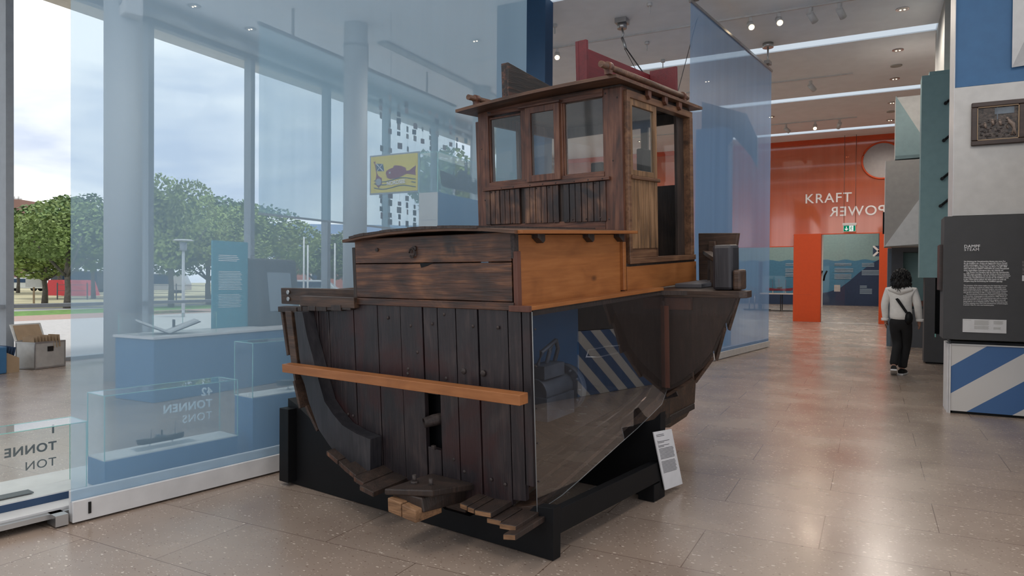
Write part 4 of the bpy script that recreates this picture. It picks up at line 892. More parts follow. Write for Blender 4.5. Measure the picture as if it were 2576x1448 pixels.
bx(F-.04, F-.01, .575, .945, 2.452, 2.468).build('drip_lath', 'cabin_h', boat, .003)
# matchboard below
m = MB()
for (hi, lo, n_) in ((1.30, .965, 7), (.925, .615, 6), (.575, .225, 7)):
    w_ = (hi-lo)/n_
    for k in range(n_): m.box(F-.012+.002*(k % 2), F+.03, lo+k*w_+.0025, lo+(k+1)*w_-.0025, 1.60+.02*(.9-lo-k*w_)*-1, 1.866)
m.build('matchboarding', 'cabin_t', boat, .0025)
bx(F+.012, F+.05, RS+.14, PT-.10, 1.50, 1.89).build('lining', 'dark_wood', boat)
bx(F-.002, F+.04, RS+.14, PT-.06, 1.525, 1.60).build('base_board', 'cabin_h', boat, .003)
# starboard side
bx(F+.035, F+.075, RS-.030, RS+.05, 1.295, 2.47).build('door_post', 'cabin_side', boat, .004)
bx(F+.04, AFT, RS-.028, RS+.04, 2.425, 2.475).build('top_rail', 'cabin_side', boat, .003)
bx(1.28, 2.49, .09, .13, 1.262, 1.29).build('gap_shade_strip', 'dark_wood', boat)  # dark strip standing in for the shaded gap under the sill
bx(F+.03, AFT+.02, RS-.035, RS+.10, 1.285, 1.325).build('sill', 'cabin_side', boat, .003)
m = MB(); f_ = .05; y0, y1 = RS-.018, RS+.012
for q in ((1.345, 1.345+f_, 1.90, 2.43), (1.735, 1.735+f_, 1.90, 2.43), (1.395, 1.735, 1.90, 1.94), (1.395, 1.735, 2.38, 2.43)): m.box(q[0], q[1], y0, y1, q[2], q[3])
s_ = m.build('window_sash', 'cabin_light', boat, .003); bx(1.395, 1.735, RS-.006, RS-.002, 1.94, 2.38).build('pane', 'window_glass', s_)
m = MB()
for k in range(9): w_ = (1.775-1.355)/9; m.box(1.355+k*w_+.002, 1.355+(k+1)*w_-.002, RS-.022+.002*(k % 2), RS+.012, 1.39, 1.875)
m.build('matchboarding', 'cabin_light', boat, .002)
bx(1.345, 1.79, RS-.040, RS-.015, 1.872, 1.896).build('moulding', 'cabin_side', boat, .003)
bx(1.345, 1.79, RS-.01, RS+.02, 1.325, 1.40).build('base_board', 'cabin_side', boat, .003)
bx(1.765, 1.80, RS-.01, RS+.02, 1.325, 1.9).build('door_stile', 'cabin_side', boat, .003)
bx(2.385, AFT, RS-.03, RS+.05, 1.325, 2.43).build('door_post', 'cabin_side', boat, .004)
bx(2.25, 2.385, RS+.03, RS+.05, 1.325, 2.43).build('sliding_door', 'dark_wood', boat)
# port side and aft walls
m = MB(); m.box(F+.08, AFT, PT-.03, PT, 1.30, 1.92); m.box(F+.08, AFT, PT-.03, PT, 2.40, TOP)
for a_ in (F+.5, AFT-.08): m.box(a_, a_+.07, PT-.03, PT, 1.92, 2.40)
m.build('port_wall', 'cabin', boat); bx(F+.08, AFT-.08, PT-.02, PT-.016, 1.92, 2.40).build('pane', 'window_glass', boat)
m = MB(); m.box(AFT-.03, AFT, RS+.0, PT, 1.30, 1.90); m.box(AFT-.03, AFT, RS, PT, 2.40, TOP)
for b_ in (RS, .46, .80, 1.30): m.box(AFT-.03, AFT, b_, b_+.06, 1.90, 2.40)
m.build('aft_wall', 'dark_wood', boat); bx(AFT-.02, AFT-.016, RS+.06, 1.30, 1.90, 2.40).build('pane', 'window_glass', boat)
bx(F+.08, AFT-.03, RS+.10, PT-.03, 1.29, 1.31).build('cabin_floor', 'dark_wood', boat)
m = MB(); m.box(2.30, 2.41, .84, .95, 1.90, 2.14); m.box(2.2, 2.4, .40, .46, 1.95, 2.2); m.build('instrument_box', 'black', boat, .01)
m = MB(); n_ = 20; m.tube([(1.75, .73+.22*cos(2*pi*k/n_), 1.72+.22*sin(2*pi*k/n_)) for k in range(n_+1)], .014, 8)
for k in range(6): m.tube([(1.75, .73, 1.72), (1.75, .73+.27*cos(k*pi/3), 1.72+.27*sin(k*pi/3))], .011, 6)
m.build('steering_wheel', 'cabin', boat)
# roof
def rz(b): f = (b-.04)/1.38; return 2.525-.035*f+.055*4*f*(1-f)*.28
m = MB(); K = 12
for k in range(K):
    b0, b1_ = .035+1.39*k/K, .035+1.39*(k+1)/K; z0, z1 = rz(b0), rz(b1_)
    m.hexa([(1.08, b0, z0-.018), (1.08, b1_, z1-.018), (1.08, b1_, z1+.004), (1.08, b0, z0+.004)], [(2.56, b0, z0-.018), (2.56, b1_, z1-.018), (2.56, b1_, z1+.004), (2.56, b0, z0+.004)])
roof = m.build('wheelhouse_roof', 'roof_wood', boat)
m = MB(); m.box(F, AFT, RS+.0, PT, 2.485, 2.505); m.build('ceiling_board', 'dark_wood', boat)
for a_ in (1.58, 1.86, 2.12): MB().prism([(a_, 2.51), (a_+.05, 2.51), (a_+.05, 2.46), (a_+.03, 2.445), (a_, 2.47)], 1, .045, .075).build('eave_bracket', 'cabin', roof, .003)
def pole(b, a0, a1, z):
    p_ = MB().tube([(a0, b, z), (a1, b, z)], .021, 12).build('rail_pole', 'roof_wood', roof)
    m = MB()
    for a_ in (a0+.10, a1-.08): m.tube([(a_-.022, b, z), (a_+.022, b, z)], .031, 12); m.box(a_-.02, a_+.02, b-.02, b+.02, rz(b), z)
    m.build('pole_clamp', 'cabin', p_)
pole(.075, .955, 2.34, 2.575); pole(1.385, 1.19, 2.5, 2.60)
# sidelight boards
rb = MB(); rb.prism([(1.10, 2.53), (2.22, 2.53), (2.22, 2.775), (1.22, 2.775), (1.20, 2.80), (1.10, 2.80)], 1, .325, .350); rbo = rb.build('red_light_board', 'red_board', boat, .003)
rbo['label'] = 'dark red board'
bx(1.10, 1.13, .265, .325, 2.53, 2.80).build('end_piece', 'red_board', rbo, .003); bx(2.19, 2.22, .10, .325, 2.53, 2.80).build('end_piece', 'red_board', rbo, .003)
gb = MB().prism([(1.46, 2.53), (2.5, 2.53), (2.5, 2.74), (1.46, 2.885)], 1, 1.19, 1.215).build('dark_light_board', 'dark_board', boat, .003)
bx(1.46, 1.49, 1.215, 1.26, 2.53, 2.885).build('end_piece', 'dark_board', gb, .003)
MB().tube([(F-.01, 1.25, 2.47), (F-.05, 1.22, 2.46), (F-.07, 1.18, 2.45)], .006, 6).build('hook', 'rust', boat)
# nails on wheelhouse front
m = MB(); r = random.Random(9)
for k in range(26): m.ball((F-.03 if k < 8 else F-.013, .24+1.04*((k*37) % 100)/100, (1.88 if k < 8 else (1.855 if k < 17 else 1.61))), .004, .006, .006, 6)
for (b_, z) in ((.22, 2.46), (.17, 2.0), (.16, 1.5), (.21, 1.6), (1.33, 2.2), (1.31, 1.8), (.13, 2.42)): m.ball((F, b_, z), .004, .007, .007, 6)
m.build('nail', 'rust', boat)

# ---- black stand
st = empty('display_stand', label='black painted wooden stand carrying the boat', cat='stand'); st.matrix_world = STANDM
top = []
for k in range(25):
    v_ = 2.34*k/24; b_ = v_-.10; z = .258+(hb(b_) if b_ < 1.6 else hb(1.6)+(b_-1.6)*.5)-.045
    if .47 < b_ < .73: z = .12
    top.append((v_, max(.08, z)))
fb = MB().prism([(0, .004), (0, .285), (.13, .27)]+[p_ for p_ in top if p_[0] > .13 and p_[0] < 2.34]+[(2.34, .62), (2.34, .004)], 0, .012, .085).build('front_board', 'black', st, .002)
m = MB()
for (v_, z) in ((.20, .19), (.21, .165), (.24, .175), (.19, .12), (1.02, .19), (1.01, .165), (1.55, .20), (1.56, .185), (1.57, .14), (1.54, .14), (2.28, .3), (2.31, .305), (2.29, .1)): MB().cyl((.012, v_, z), .006, -.004, 8, ax=0).build('screw', 'steel', fb)
bx(-.06, .012, 2.235, 2.34, .03, .56).build('corner_post', 'black', st, .003)
bx(.085, 1.34, .0, .055, .13, .265).build('side_beam', 'black', st, .003); bx(.085, 1.34, 2.25, 2.32, .13, .265).build('side_beam', 'black', st, .003)
rb_ = [(0, .004), (0, .60)]
for k in range(13):
    v_ = .05+2.0*k/12; w_ = abs(v_-.7); z = .258+.075+interp([(w, c) for w, c in [hull_pt(1.3, j) for j in range(12)]], w_)-.06; rb_.append((v_, max(.1, min(z, .75)) if w_ > .15 else .28))
rb_ += [(2.1, .004)]
MB().prism(rb_, 0, 1.34, 1.42).build('rear_board', 'black', st, .002)
bx(1.25, 1.34, .0, .12, .004, .12).build('foot', 'black', st, .003)
# info card on the stand
sg = empty('info_card_board', label='white text card mounted at a slant on the stand under the boat stern', cat='sign'); sg.matrix_world = BOATM
A, B_, C_, D_ = Vector((1.196, -.135, .165)), Vector((1.486, -.135, .121)), Vector((1.664, -.135, -.322)), Vector((1.367, -.135, -.28))
bx(1.30, 1.36, -.127, -.100, -.02, .04).build('spacer', 'black', sg); th_ = Vector((0, .008, 0)); MB().hexa([A, B_, C_, D_], [A+th_, B_+th_, C_+th_, D_+th_]).build('card', 'paper', sg, .001)
def on_card(u, v): return A+(B_-A)*u+(D_-A)*v
m = MB(); ln = [(.05, .5), (.075, .52)]+[(.15, .12), (.165, .75), (.185, .45), (.215, .12), (.235, .7), (.255, .4)]+[(.29+.021*k, .86+.05*((k*5) % 3)/3) for k in range(9)]+[(.51+.021*k, .84+.06*((k*4) % 3)/3) for k in range(10)]
for (v_, u1) in ln:
    o_ = Vector((0, -.001, 0)); p = [on_card(.10, v_), on_card(min(u1, .92), v_), on_card(min(u1, .92), v_+.009), on_card(.10, v_+.009)]; m.hexa([q+o_ for q in p], [q+o_*.1 for q in p])
m.build('printed_lines', 'frame_dark', sg)
# ================================================================ RIGHT SIDE OF THE HALL
# hanging wires with ceiling hook and the beam they carry
t = empty('wire_suspension', (-4.64, 13.75, 0), 0, 'ceiling hook with steel wires running down behind the wheelhouse', 'hook')
m = MB(); m.box(-.12, .12, -.12, .12, H-.1, H); m.cyl((0, 0, H-.2), .1, .1, 12); m.build('ceiling_bracket', 'steel', t)
m = MB(); m.tube([(0, 0, H-.2), (.03, 0, H-.3), (0, 0, H-.4)], .02, 8); m.tube([(0, 0, H-.38), (.05, 0, H-.5), (.08, 0, H-.62)], .03, 8); m.build('shackle', 'steel', t)
MB().tube([(.08, 0, H-.6), (1.0, .2, 4.9)], .014, 6).build('wire', 'cable', t); MB().tube([(.05, 0, H-.6), (.72, .1, 5.0)], .007, 6).build('wire', 'cable', t)
o = MB().tube([(-3.25, 14.4, 6.9), (-3.65, 14.0, 4.9)], .007, 6).build('wire', 'cable'); tag(o, 'thin single wire slanting down at the left edge of the far gauze', 'wire')
tag(bx(-4.1, -3.4, 13.9, 14.1, 4.75, 4.95).build('lifting_beam', 'black_metal'), 'dark steel beam hung on the wires behind the wheelhouse', 'beam')
# little hooks on ceiling
for i, (x, y) in enumerate(((-4.57, 15.3), (-4.59, 16.71), (-3.9, 13.2), (-6.0, 13.4))):
    o = MB().cyl((0, 0, -.06), .05, .06, 10).cyl((0, 0, -.2), .012, .16, 6).build('ceiling_hook', 'lamp_white', loc=(x, y, H)); tag(o, 'tiny white ceiling hook, %s of the scattered ones' % ['upper middle', 'just above the light strip', 'beside the wire bracket', 'leftmost'][i], 'hook', 'small ceiling hooks')
# lamps
def spot(x, y, on, yaw, lab, pw=60, tilt=.9):
    t = empty('track_spotlight', (x, y, H-.05), yaw, lab, 'spotlight', 'white spotlights on the ceiling tracks')
    bx(-.03, .03, -.03, .03, -.12, 0).build('arm', 'lamp_white', t)
    d = Vector((sin(tilt), 0, -cos(tilt))); p0 = Vector((-.02, 0, -.12))
    MB().tube([p0-d*.02, p0+d*.20], .065, 16).build('housing', 'lamp_white', t)
    MB().tube([p0+d*.2, p0+d*.206], .052, 16).build('lens', 'glow' if on else 'frame', t)
    if on:
        l = bpy.data.lights.new('spot_lamp', 'SPOT'); l.energy = pw; l.color = (1, .82, .62); l.spot_size = radians(70); l.spot_blend = .8; l.shadow_soft_size = .15
        lo = bpy.data.objects.new('spot_lamp', l); COL.objects.link(lo); lo.parent = t; p = p0+d*.23; lo.location = p; lo.rotation_euler = d.to_track_quat('-Z', 'Y').to_euler()
def toward(x, y, tx, ty): return atan2(ty-y, tx-x)
for (x, y, on, tx, ty, lab, pw) in (
    (-2.25, 14.7, 1, .4, 7, 'lit spotlight on the nearest track, left one of the two glowing above the gauze rail', 60),
    (-1.71, 14.7, 1, .6, 7, 'lit spotlight on the nearest track, right one of the two glowing', 60),
    (-1.12, 14.7, 0, 2, 20, 'unlit spotlight on the nearest track, turned away, right of the glowing pair', 0),
    (-.61, 14.7, 0, 2, 20, 'unlit spotlight on the nearest track, cut by the top of the picture', 0),
    (-6.86, 14.7, 1, -5, 7, 'lit spotlight beside the dark blue partition', 60),
    (-6.52, 14.7, 1, -2, 5, 'pale spotlight just right of the dark blue partition', 70),
    (-1.51, 20.0, 0, 2, 24, 'single unlit spotlight on the second track', 0),
    (-2.66, 25.2, 0, 2, 29, 'left unlit spotlight on the farthest track', 0),
    (-1.75, 25.2, 1, -1.0, 12, 'glowing spotlight in the middle of the farthest track', 100),
    (-1.01, 25.2, 0, -3, 30, 'right unlit spotlight on the farthest track', 0)):
    spot(x, y, on, toward(x, y, tx, ty), lab, pw)
for i, (x0, x1, y) in enumerate(((-9, 1.0, 14.7), (-9, -.5, 19.9), (-9, -.5, 25.2))):
    tag(bx(x0, x1, y-.02, y+.02, H-.035, H).build('ceiling_track', 'lamp_white'), 'thin white lamp track on the ceiling, '+['nearest, with the glowing pair', 'second, with a single lamp', 'farthest, before the orange screen'][i], 'lamp track', 'lamp tracks')
# recessed downlights; those spread over the hall and far room are added fill
def down(x, y, lab, pw=LAMP_W, vis=True, size=.12):
    t = empty('recessed_downlight', (x, y, H), 0, lab, 'downlight', 'round downlights recessed in the ceiling')
    m = MB().cyl((0, 0, -.012), size, .012, 28); m.build('trim_ring', 'steel', t); MB().cyl((0, 0, -.018), size*.72, .006, 20).build('lens', 'lamp_white', t)
    for dx in (-.5, .5): MB().ball((dx*size*.6, 0, -.02), .018, .018, .008, 8).build('bulb', 'glow', t)
    l = bpy.data.lights.new('downlight_lamp', 'SPOT'); l.energy = pw; l.color = (1, .90, .80); l.spot_size = radians(165); l.spot_blend = .5; l.shadow_soft_size = .6
    lo = bpy.data.objects.new('downlight_lamp', l); COL.objects.link(lo); lo.parent = t; lo.location = (0, 0, -.06)
for i, y in enumerate((15.7, 18.4, 20.95, 23.7, 26.2)):
    down(.47, y, 'round glinting ceiling downlight above the right side of the hall, %s from the top' % ORD[i].replace('nearest', 'first') if i else 'round glinting downlight nearest the top right of the picture')
for i, (x, y) in enumerate(((-12.0, 9.3), (-12.0, 10.7))): down(x, y, ['round downlight above the nearest window bay, behind the gauze', 'round downlight behind the gauze, between the first window and the scrim'][i], pw=30)
for i, (x, y) in enumerate(((-3.5, -1), (1.5, 1.0), (-3.2, 1.4), (-6.5, 3.0), (1.8, 5.0), (-1.5, 8.5), (-5.5, 8.8), (-8, 13.5), (-4, 19), (-8, 20), (-3, 24), (-8, 26))):  # unseen lamps added to bring the hall up to brightness
    down(x, y, 'added fill downlight in the hall ceiling, %s' % ['far behind the visitor with the camera', 'above and right of the camera', 'above and left of the camera', 'above the platform end', 'above the striped wing', 'above the boat stern', 'above the tall vitrine', 'above the far column', 'between second and third track, hidden by the wheelhouse', 'above the fourth strip at the left', 'near the farthest track', 'near the orange screen at the left'][i])
for i, y in enumerate((19.7, 24.9)):
    tag(MB().cyl((.47, y, H-.02), .13, .02, 28).build('ceiling_speaker', 'grey_wall'), 'flat grey round ceiling plate between the downlights, '+['nearer one', 'farther one'][i], 'ceiling plate', 'round ceiling plates')

for i, (x, y) in enumerate(((-7, 33), (-1, 33), (-5, 40), (0, 40), (-7, 46), (-2, 47))): down(x, y, 'added fill downlight in the room beyond the orange portal, '+['near left', 'near right', 'middle left', 'middle right', 'far left', 'far right'][i], pw=650)  # lamps added to brighten the far room
# striped base and the blocks above it
t = empty('striped_plinth', (.82, 9.43, 0), 0, 'white plinth with broad diagonal blue stripes at the right edge', 'plinth')
bx(0, 5.0, 0, .5, .03, .79).build('front_board', 'stripes', t); bx(-.02, -.002, -.01, .5, .0, .80).build('side_sheet', 'white', t); bx(-.035, -.022, .02, .5, .0, .80).build('side_sheet', 'paper', t)
bx(.0, 5.0, -.012, .0, .79, .805).build('top_edge', 'white', t); bx(.02, 5.0, .02, .5, 0.002, .03).build('foot', 'black', t); bx(.0, 5.0, .06, .5, .79, .83).build('gap', 'anthracite', t)
tag(bx(1.62, 4.2, 7.44, 9.34, .004, .85).build('striped_wing', 'stripes_y'), 'blue and white striped exhibit wing beyond the right edge, mirrored in the clear hull sheet', 'plinth')
tag(MB().prism([(6.0, .004), (7.42, .004), (7.42, .86), (9.34, .86), (9.34, 3.2), (6.0, 3.2)], 0, 1.62, 4.2).build('dark_mirror_board', 'anthracite'), 'unseen dark board added above the striped wing, to be mirrored in the clear sheet', 'wall panel')  # made up out of view, shaped to give the sheet its dark reflection
t = empty('text_panel', (.73, 9.36, 0), 0, 'dark grey wall panel headed DAMPF STEAM with two text columns', 'text panel')
bx(0, 3.6, 0, .45, .86, 2.265).build('board', 'anthracite', t, .003)
FM = lambda x, z: frame_mtx((x, -.003, z), (1, 0, 0), (0, 0, 1))
text('heading', 'DAMPF', .045, 'letter_white', t, FM(.193, 1.905), bold=.0007, spacing=1.1); text('heading', 'STEAM', .045, 'letter_white', t, FM(.193, 1.868), spacing=1.1)
GER = "Die Erfindung der Dampfmaschine läutete eine neue Ära\nfür die Schifffahrt ein. Anders als Segelschiffe fuhren Dampf-\nschiffe unabhängiger von Wind und Wetter auf festgelegten\nRouten und zu festen Zeiten über die Meere. Im Jahr 1838\nnahm die britische GREAT WESTERN als erstes Dampfschiff\neinen regelmäßigen Liniendienst über den Atlantik auf.\n      Der Einsatz von Dampfern ließ die Zahl der Seereisenden\nbis 1900 rasant ansteigen. Auch die Arbeit an Bord veränderte\nsich. Neue Berufsgruppen wie die der Heizer und Kohlenzieher\nentstanden. Dampfmaschinen wurden für die Schifffahrt noch\nin den 1950er-Jahren gebaut. Bis dahin hatten sie mehr als\n100 Jahre lang die Entwicklung der Schifffahrt geprägt."
ENG = "The invention of the steam engine saw the beginning of a new\nera for shipping. In contrast to sailing ships, steamships were\nmore independent of the wind and weather and could travel\nfixed routes at fixed times. In 1838, the British Great Western\nwas the first steamship to offer a regular transatlantic service.\n      The introduction of steamships resulted in a rapid increase\nin the number of passengers in the period to 1900. Work on\nboard also changed: New occupational groups such as stokers\nand coal trimmers came into being. Steam engines were still\nbeing built for use in shipping until the 1950s. At that time they\nhad been playing a key role in the development of technologies\nto power ships for over one hundred years."
text('text_block', GER, .0185, 'letter_white', t, FM(.193, 1.742), bold=.0004, spacing=.93, line=1.1); text('text_block', ENG, .0185, 'letter_white', t, FM(.193, 1.47), spacing=.90, line=1.08)
lb = bx(.19, .60, -.008, 0, .945, 1.095).build('label_plate', 'white', t, .001); m = MB()
for (x0, x1, z0, n_) in ((.20, .27, 1.085, 1), (.30, .44, 1.085, 9), (.30, .44, 1.02, 6), (.48, .57, 1.08, 6), (.48, .55, 1.01, 4)):
    for k in range(n_): m.box(x0, x1-.012*((k*7) % 3)/3, -.0088, -.008, z0-.0065*k-.0035, z0-.0065*k)
m.build('printed_lines', 'grey_wall', lb)
ph = bx(.735, 1.05, -.006, 0, 1.60, 1.75).build('photo', plain('grey_photo', (.11, .10, .10), .5, noise=.8, nscale=60), t); bx(.735, 1.05, -.006, 0, 1.53, 1.592).build('caption', 'white', t)
MB().tube([(.80+.03*cos(q*.5), -.009, 1.635+.03*sin(q*.5)) for q in range(13)], .005, 6).build('photo_wheel', 'white', ph)
t = empty('white_block', (.82, 9.43, 0), 0, 'large off-white wall block holding the framed picture', 'wall block'); bx(0, 4, 0, .55, 2.275, 3.745).build('board', 'white_wall', t, .002); bx(-.008, 0, 0, .55, 2.275, H-.01).build('edge_sheet', 'white', t)
o = bx(.822, 4.8, 9.44, 9.98, 3.75, H-.01).build('blue_block', plain('bright_exhibit_blue', (.035, .125, .27), .55)); tag(o, 'deep blue wall block above the white block, top right', 'wall block')
t = empty('faceted_box', (1.35, 9.4, 3.9), 0, 'white faceted box jutting from the blue block at the top right corner', 'box')
m = MB(); vs = [(0, 0, 0), (0, 0, 3), (.0, -.02, 3), (.24, -.40, .72), (.24, -.40, 3), (1.4, -.40, .9), (1.4, -.40, 3), (1.4, 0, .12)]
m.add([(0, 0, 0), (0, 0, 2.9), (.24, -.4, 2.9), (.24, -.4, .66)], [(0, 1, 2, 3)]); m.add([(.24, -.4, .66), (.24, -.4, 2.9), (1.6, -.4, 2.9), (1.6, -.4, .9)], [(0, 1, 2, 3)]); m.add([(0, 0, 0), (.24, -.4, .66), (1.6, -.4, .9), (1.6, 0, .1)], [(0, 1, 2, 3)]); m.add([(0, 0, 2.9), (.24, -.4, 2.9), (1.6, -.4, 2.9), (1.6, 0, 2.9)], [(0, 1, 2, 3)]); m.add([(1.6, 0, .1), (1.6, 0, 2.9), (1.6, -.4, 2.9), (1.6, -.4, .9)], [(0, 1, 2, 3)]); m.add([(0, 0, 0), (0, 0, 2.9), (1.6, 0, 2.9), (1.6, 0, .1)], [(0, 1, 2, 3)])
m.build('shell', 'white', t)
# framed picture
t = empty('framed_relief', (.98, 9.43, 3.06), 0, 'dark wooden frame holding a brown picture of workers with coal', 'picture')
m = MB(); W_, H_ = .50, .485; f_ = .055
for q in ((0, W_, 0, f_), (0, W_, H_-f_, H_), (0, f_, f_, H_-f_), (W_-f_, W_, f_, H_-f_)): m.box(q[0], q[1], -.04, -.001, q[2], q[3])
m.build('frame', 'frame_wood', t, .008); m = MB(); g_ = .008
for q in ((f_, W_-f_, f_, f_+g_), (f_, W_-f_, H_-f_-g_, H_-f_), (f_, f_+g_, f_, H_-f_), (W_-f_-g_, W_-f_, f_, H_-f_)): m.box(q[0], q[1], -.034, -.012, q[2], q[3])
m.build('slip', 'card', t)
pc = bx(f_, W_-f_, -.014, -.004, f_, H_-f_).build('painting', plain('brown_relief', (.05, .036, .028), .4, noise=.9, nscale=30, bump=.6), t)
m = MB(); r = random.Random(4)
for k in range(70):
    x, z = r.uniform(.08, .42), r.uniform(.08, .28)
    if x < .33 or z < .13: m.ball((x, -.016, z), r.uniform(.006, .016), .004, r.uniform(.005, .012), 6)
m.build('coal_heap', 'rust', pc)
pale = plain('pale_relief', (.20, .15, .12), .5)
m = MB(); m.tube([(.345, -.018, .28), (.365, -.02, .24), (.39, -.02, .215), (.40, -.02, .17), (.38, -.018, .10)], [.010, .020, .024, .014, .008], 8); m.tube([(.40, -.02, .18), (.415, -.018, .10)], [.014, .008], 8); m.ball((.34, -.02, .285), .014, .008, .016, 8); m.tube([(.36, -.02, .25), (.33, -.02, .20), (.345, -.02, .17)], .007, 6); m.build('worker_figure', pale, pc)
for (x, z) in ((.13, .25), (.20, .28), (.27, .27)): MB().ball((x, -.018, z), .010, .006, .012, 8).tube([(x, -.018, z-.01), (x+.01, -.018, z-.06)], [.016, .012], 6).build('worker_figure', pale, pc)
m = MB(); m.box(.22, .40, -.018, -.014, .34, .41); m.box(.24, .25, -.019, -.014, .28, .42); m.build('machine', 'gasket', pc)
# teal panel with dark tools
t = empty('teal_panel', (.78, 15.0, 0), 0, 'tall teal wall panel hung with dark tools behind the white block', 'wall panel'); bx(0, 2.6, 0, .4, 1.60, 5.36).build('board', 'teal', t, .003); bx(.12, 2.6, -.0, .35, 5.36, 5.42).build('top_step', 'teal', t)
for i, z in enumerate((4.80, 4.12, 3.42, 2.92)):
    tl = MB().tube([(0, 0, 0), (.5, -.02, .46)], .022, 8).cyl((0, -.03, 0), .03, .05, 10, ax=1).build('mounted_tool', 'black_metal', loc=(1.16-.02*i, 14.96, z)); tag(tl, 'dark rod-like tool on the teal panel, %s from the top' % ['first', 'second', 'third', 'fourth'][i], 'tool', 'dark tools on the teal panel')
t = empty('grey_cabinet', (.87, 15.0, 0), 0, 'dark grey cabinet with a black niche under the teal panel', 'cabinet')
m = MB(); m.box(0, .17, 0, .4, .03, 1.60); m.box(.17, 1.6, 0, .4, .03, .55); m.box(.17, 1.6, .3, .4, .55, 1.6); m.box(.17, 1.6, 0, .3, 1.45, 1.6) if False else None
m.build('body', 'anthracite', t); bx(.03, 1.6, .03, .4, 0.002, .03).build('foot', 'black', t); bx(.17, 1.6, .29, .3, .55, 1.6).build('niche', 'black', t); bx(.17, .19, -.002, .29, .5, .56).build('glass_shelf', 'glass_edge', t)
tag(bx(.695, .73, 9.5, 9.78, 1.42, 1.95).build('framed_object', 'frame_wood'), 'edge of a dark wooden frame hung left of the text panel', 'frame')
# stepped blocks farther back
t = empty('pale_teal_block', (.43, 18.0, 0), 0, 'pale teal and white block with a slanting edge high behind the teal panel', 'wall block')
bx(0, 2.5, .05, .6, 4.33, 5.72).build('board', 'white_wall', t); MB().prism([(0, 4.33), (.49, 4.33), (.49, 4.85), (0, 5.74)], 1, -.012, .05).build('teal_face', plain('pale_grey_teal', (.26, .36, .37), .7), t)
MB().prism([(-.0, 4.28), (2.5, 4.33), (2.5, 4.36), (.0, 4.36)], 1, -.15, .5).build('shelf', plain('grey_teal_shelf', (.16, .23, .24), .7), t)
t = empty('white_grey_block', (.24, 17.8, 0), 0, 'pale grey block with a diagonal white half, beside the orange portal', 'wall block')
bx(0, 2.4, 0, .7, 2.32, 4.25).build('board', plain('beige_grey', (.36, .34, .32), .7), t); MB().prism([(.0, 2.32), (.68, 3.38), (.68, 2.36), (.02, 2.32)], 1, -.02, 0).build('white_half', 'white', t); bx(-.005, .0, .0, .7, 2.32, 4.25).build('edge_sheet', 'white', t)
bx(-.04, -.006, .2, .3, 2.62, 3.12).build('black_box', 'black', t)
t = empty('grey_niche_block', (.40, 18.6, 0), 0, 'grey block with a teal window niche behind the walking visitor', 'wall block')
m = MB(); m.box(0, .24, 0, .5, .0, 2.4); m.box(.24, 2.4, 0, .5, 2.22, 2.4); m.box(.24, 2.4, 0, .5, 0, .9); m.build('body', plain('mid_grey', (.085, .09, .10), .7), t); bx(.24, 2.4, .4, .5, .9, 2.25).build('niche_back', 'teal', t); bx(.24, 2.4, -.02, .4, .96, 1.08).build('shelf', plain('red_brown_shelf', (.14, .05, .03), .6), t)
bx(-.08, .0, .05, .45, .0, 2.32).build('side_strip', plain('slate_strip', (.14, .18, .22), .7), t)

# orange screen wall and portal
t = empty('orange_screen', (0, 28.6, 0), 0, 'big translucent orange screen lettered KRAFT POWER across the end of the hall', 'screen')
bx(-12.8, -2.70, 0, .02, 2.88, 6.78).build('film', 'orange_film', t); bx(-2.70, 4.1, 0, .02, 3.32, 6.78).build('film', 'orange_film', t)
bx(-12.8, 4.1, -.04, .06, 6.72, H).build('top_band', 'orange', t); bx(-12.8, -2.70, -.02, .04, 2.85, 2.88).build('bottom_edge', 'orange', t); bx(-1.72, .22, -.02, .04, 3.30, 3.33).build('bottom_edge', 'orange', t)
FO = frame_mtx((-2.32, -.03, 4.50), (1, 0, .0), (0, 0, 1)); text('lettering', 'KRAFT', .50, 'letter_white', t, FO, spacing=1.12, bold=.004)
text('lettering', 'POWER', .50, 'letter_white', t, frame_mtx((.42, -.03, 3.98), (-1, 0, 0), (0, 0, 1)), spacing=1.12, bold=.004)
for i, (x0, x1) in enumerate(((-2.68, -1.72), (.22, 1.25))):
    t = empty('orange_portal_post', (x0, 28.45, 0), 0, ['wide orange post left of the hall portal', 'wide orange post right of the hall portal, behind the visitor'][i], 'post', 'orange portal posts')
    bx(0, x1-x0, 0, .5, 0.0, 3.33).build('body', 'orange', t, .004); bx(.1, x1-x0-.3, -.002, 0, 1.02, 1.03).build('seam', plain('orange_seam', (.45, .06, .01), .5), t)
t = empty('round_ring', (.28, 28.565, 5.95), 0, 'bright orange ring standing out of the orange screen', 'ring')
MB().tube([(.66*cos(2*pi*k/40), 0, .66*sin(2*pi*k/40)) for k in range(41)], .035, 10, caps=False).build('ring', 'orange', t)
MB().cyl((0, .0, 0), .63, .02, 40, ax=1).build('disc', plain('mauve_grey_disc', (.33, .29, .28), .3, spec=.8), t)
stru(bx(-12.8, 4.1, 28.15, 28.4, 0.0, .004).build('trim_4', 'steel'))
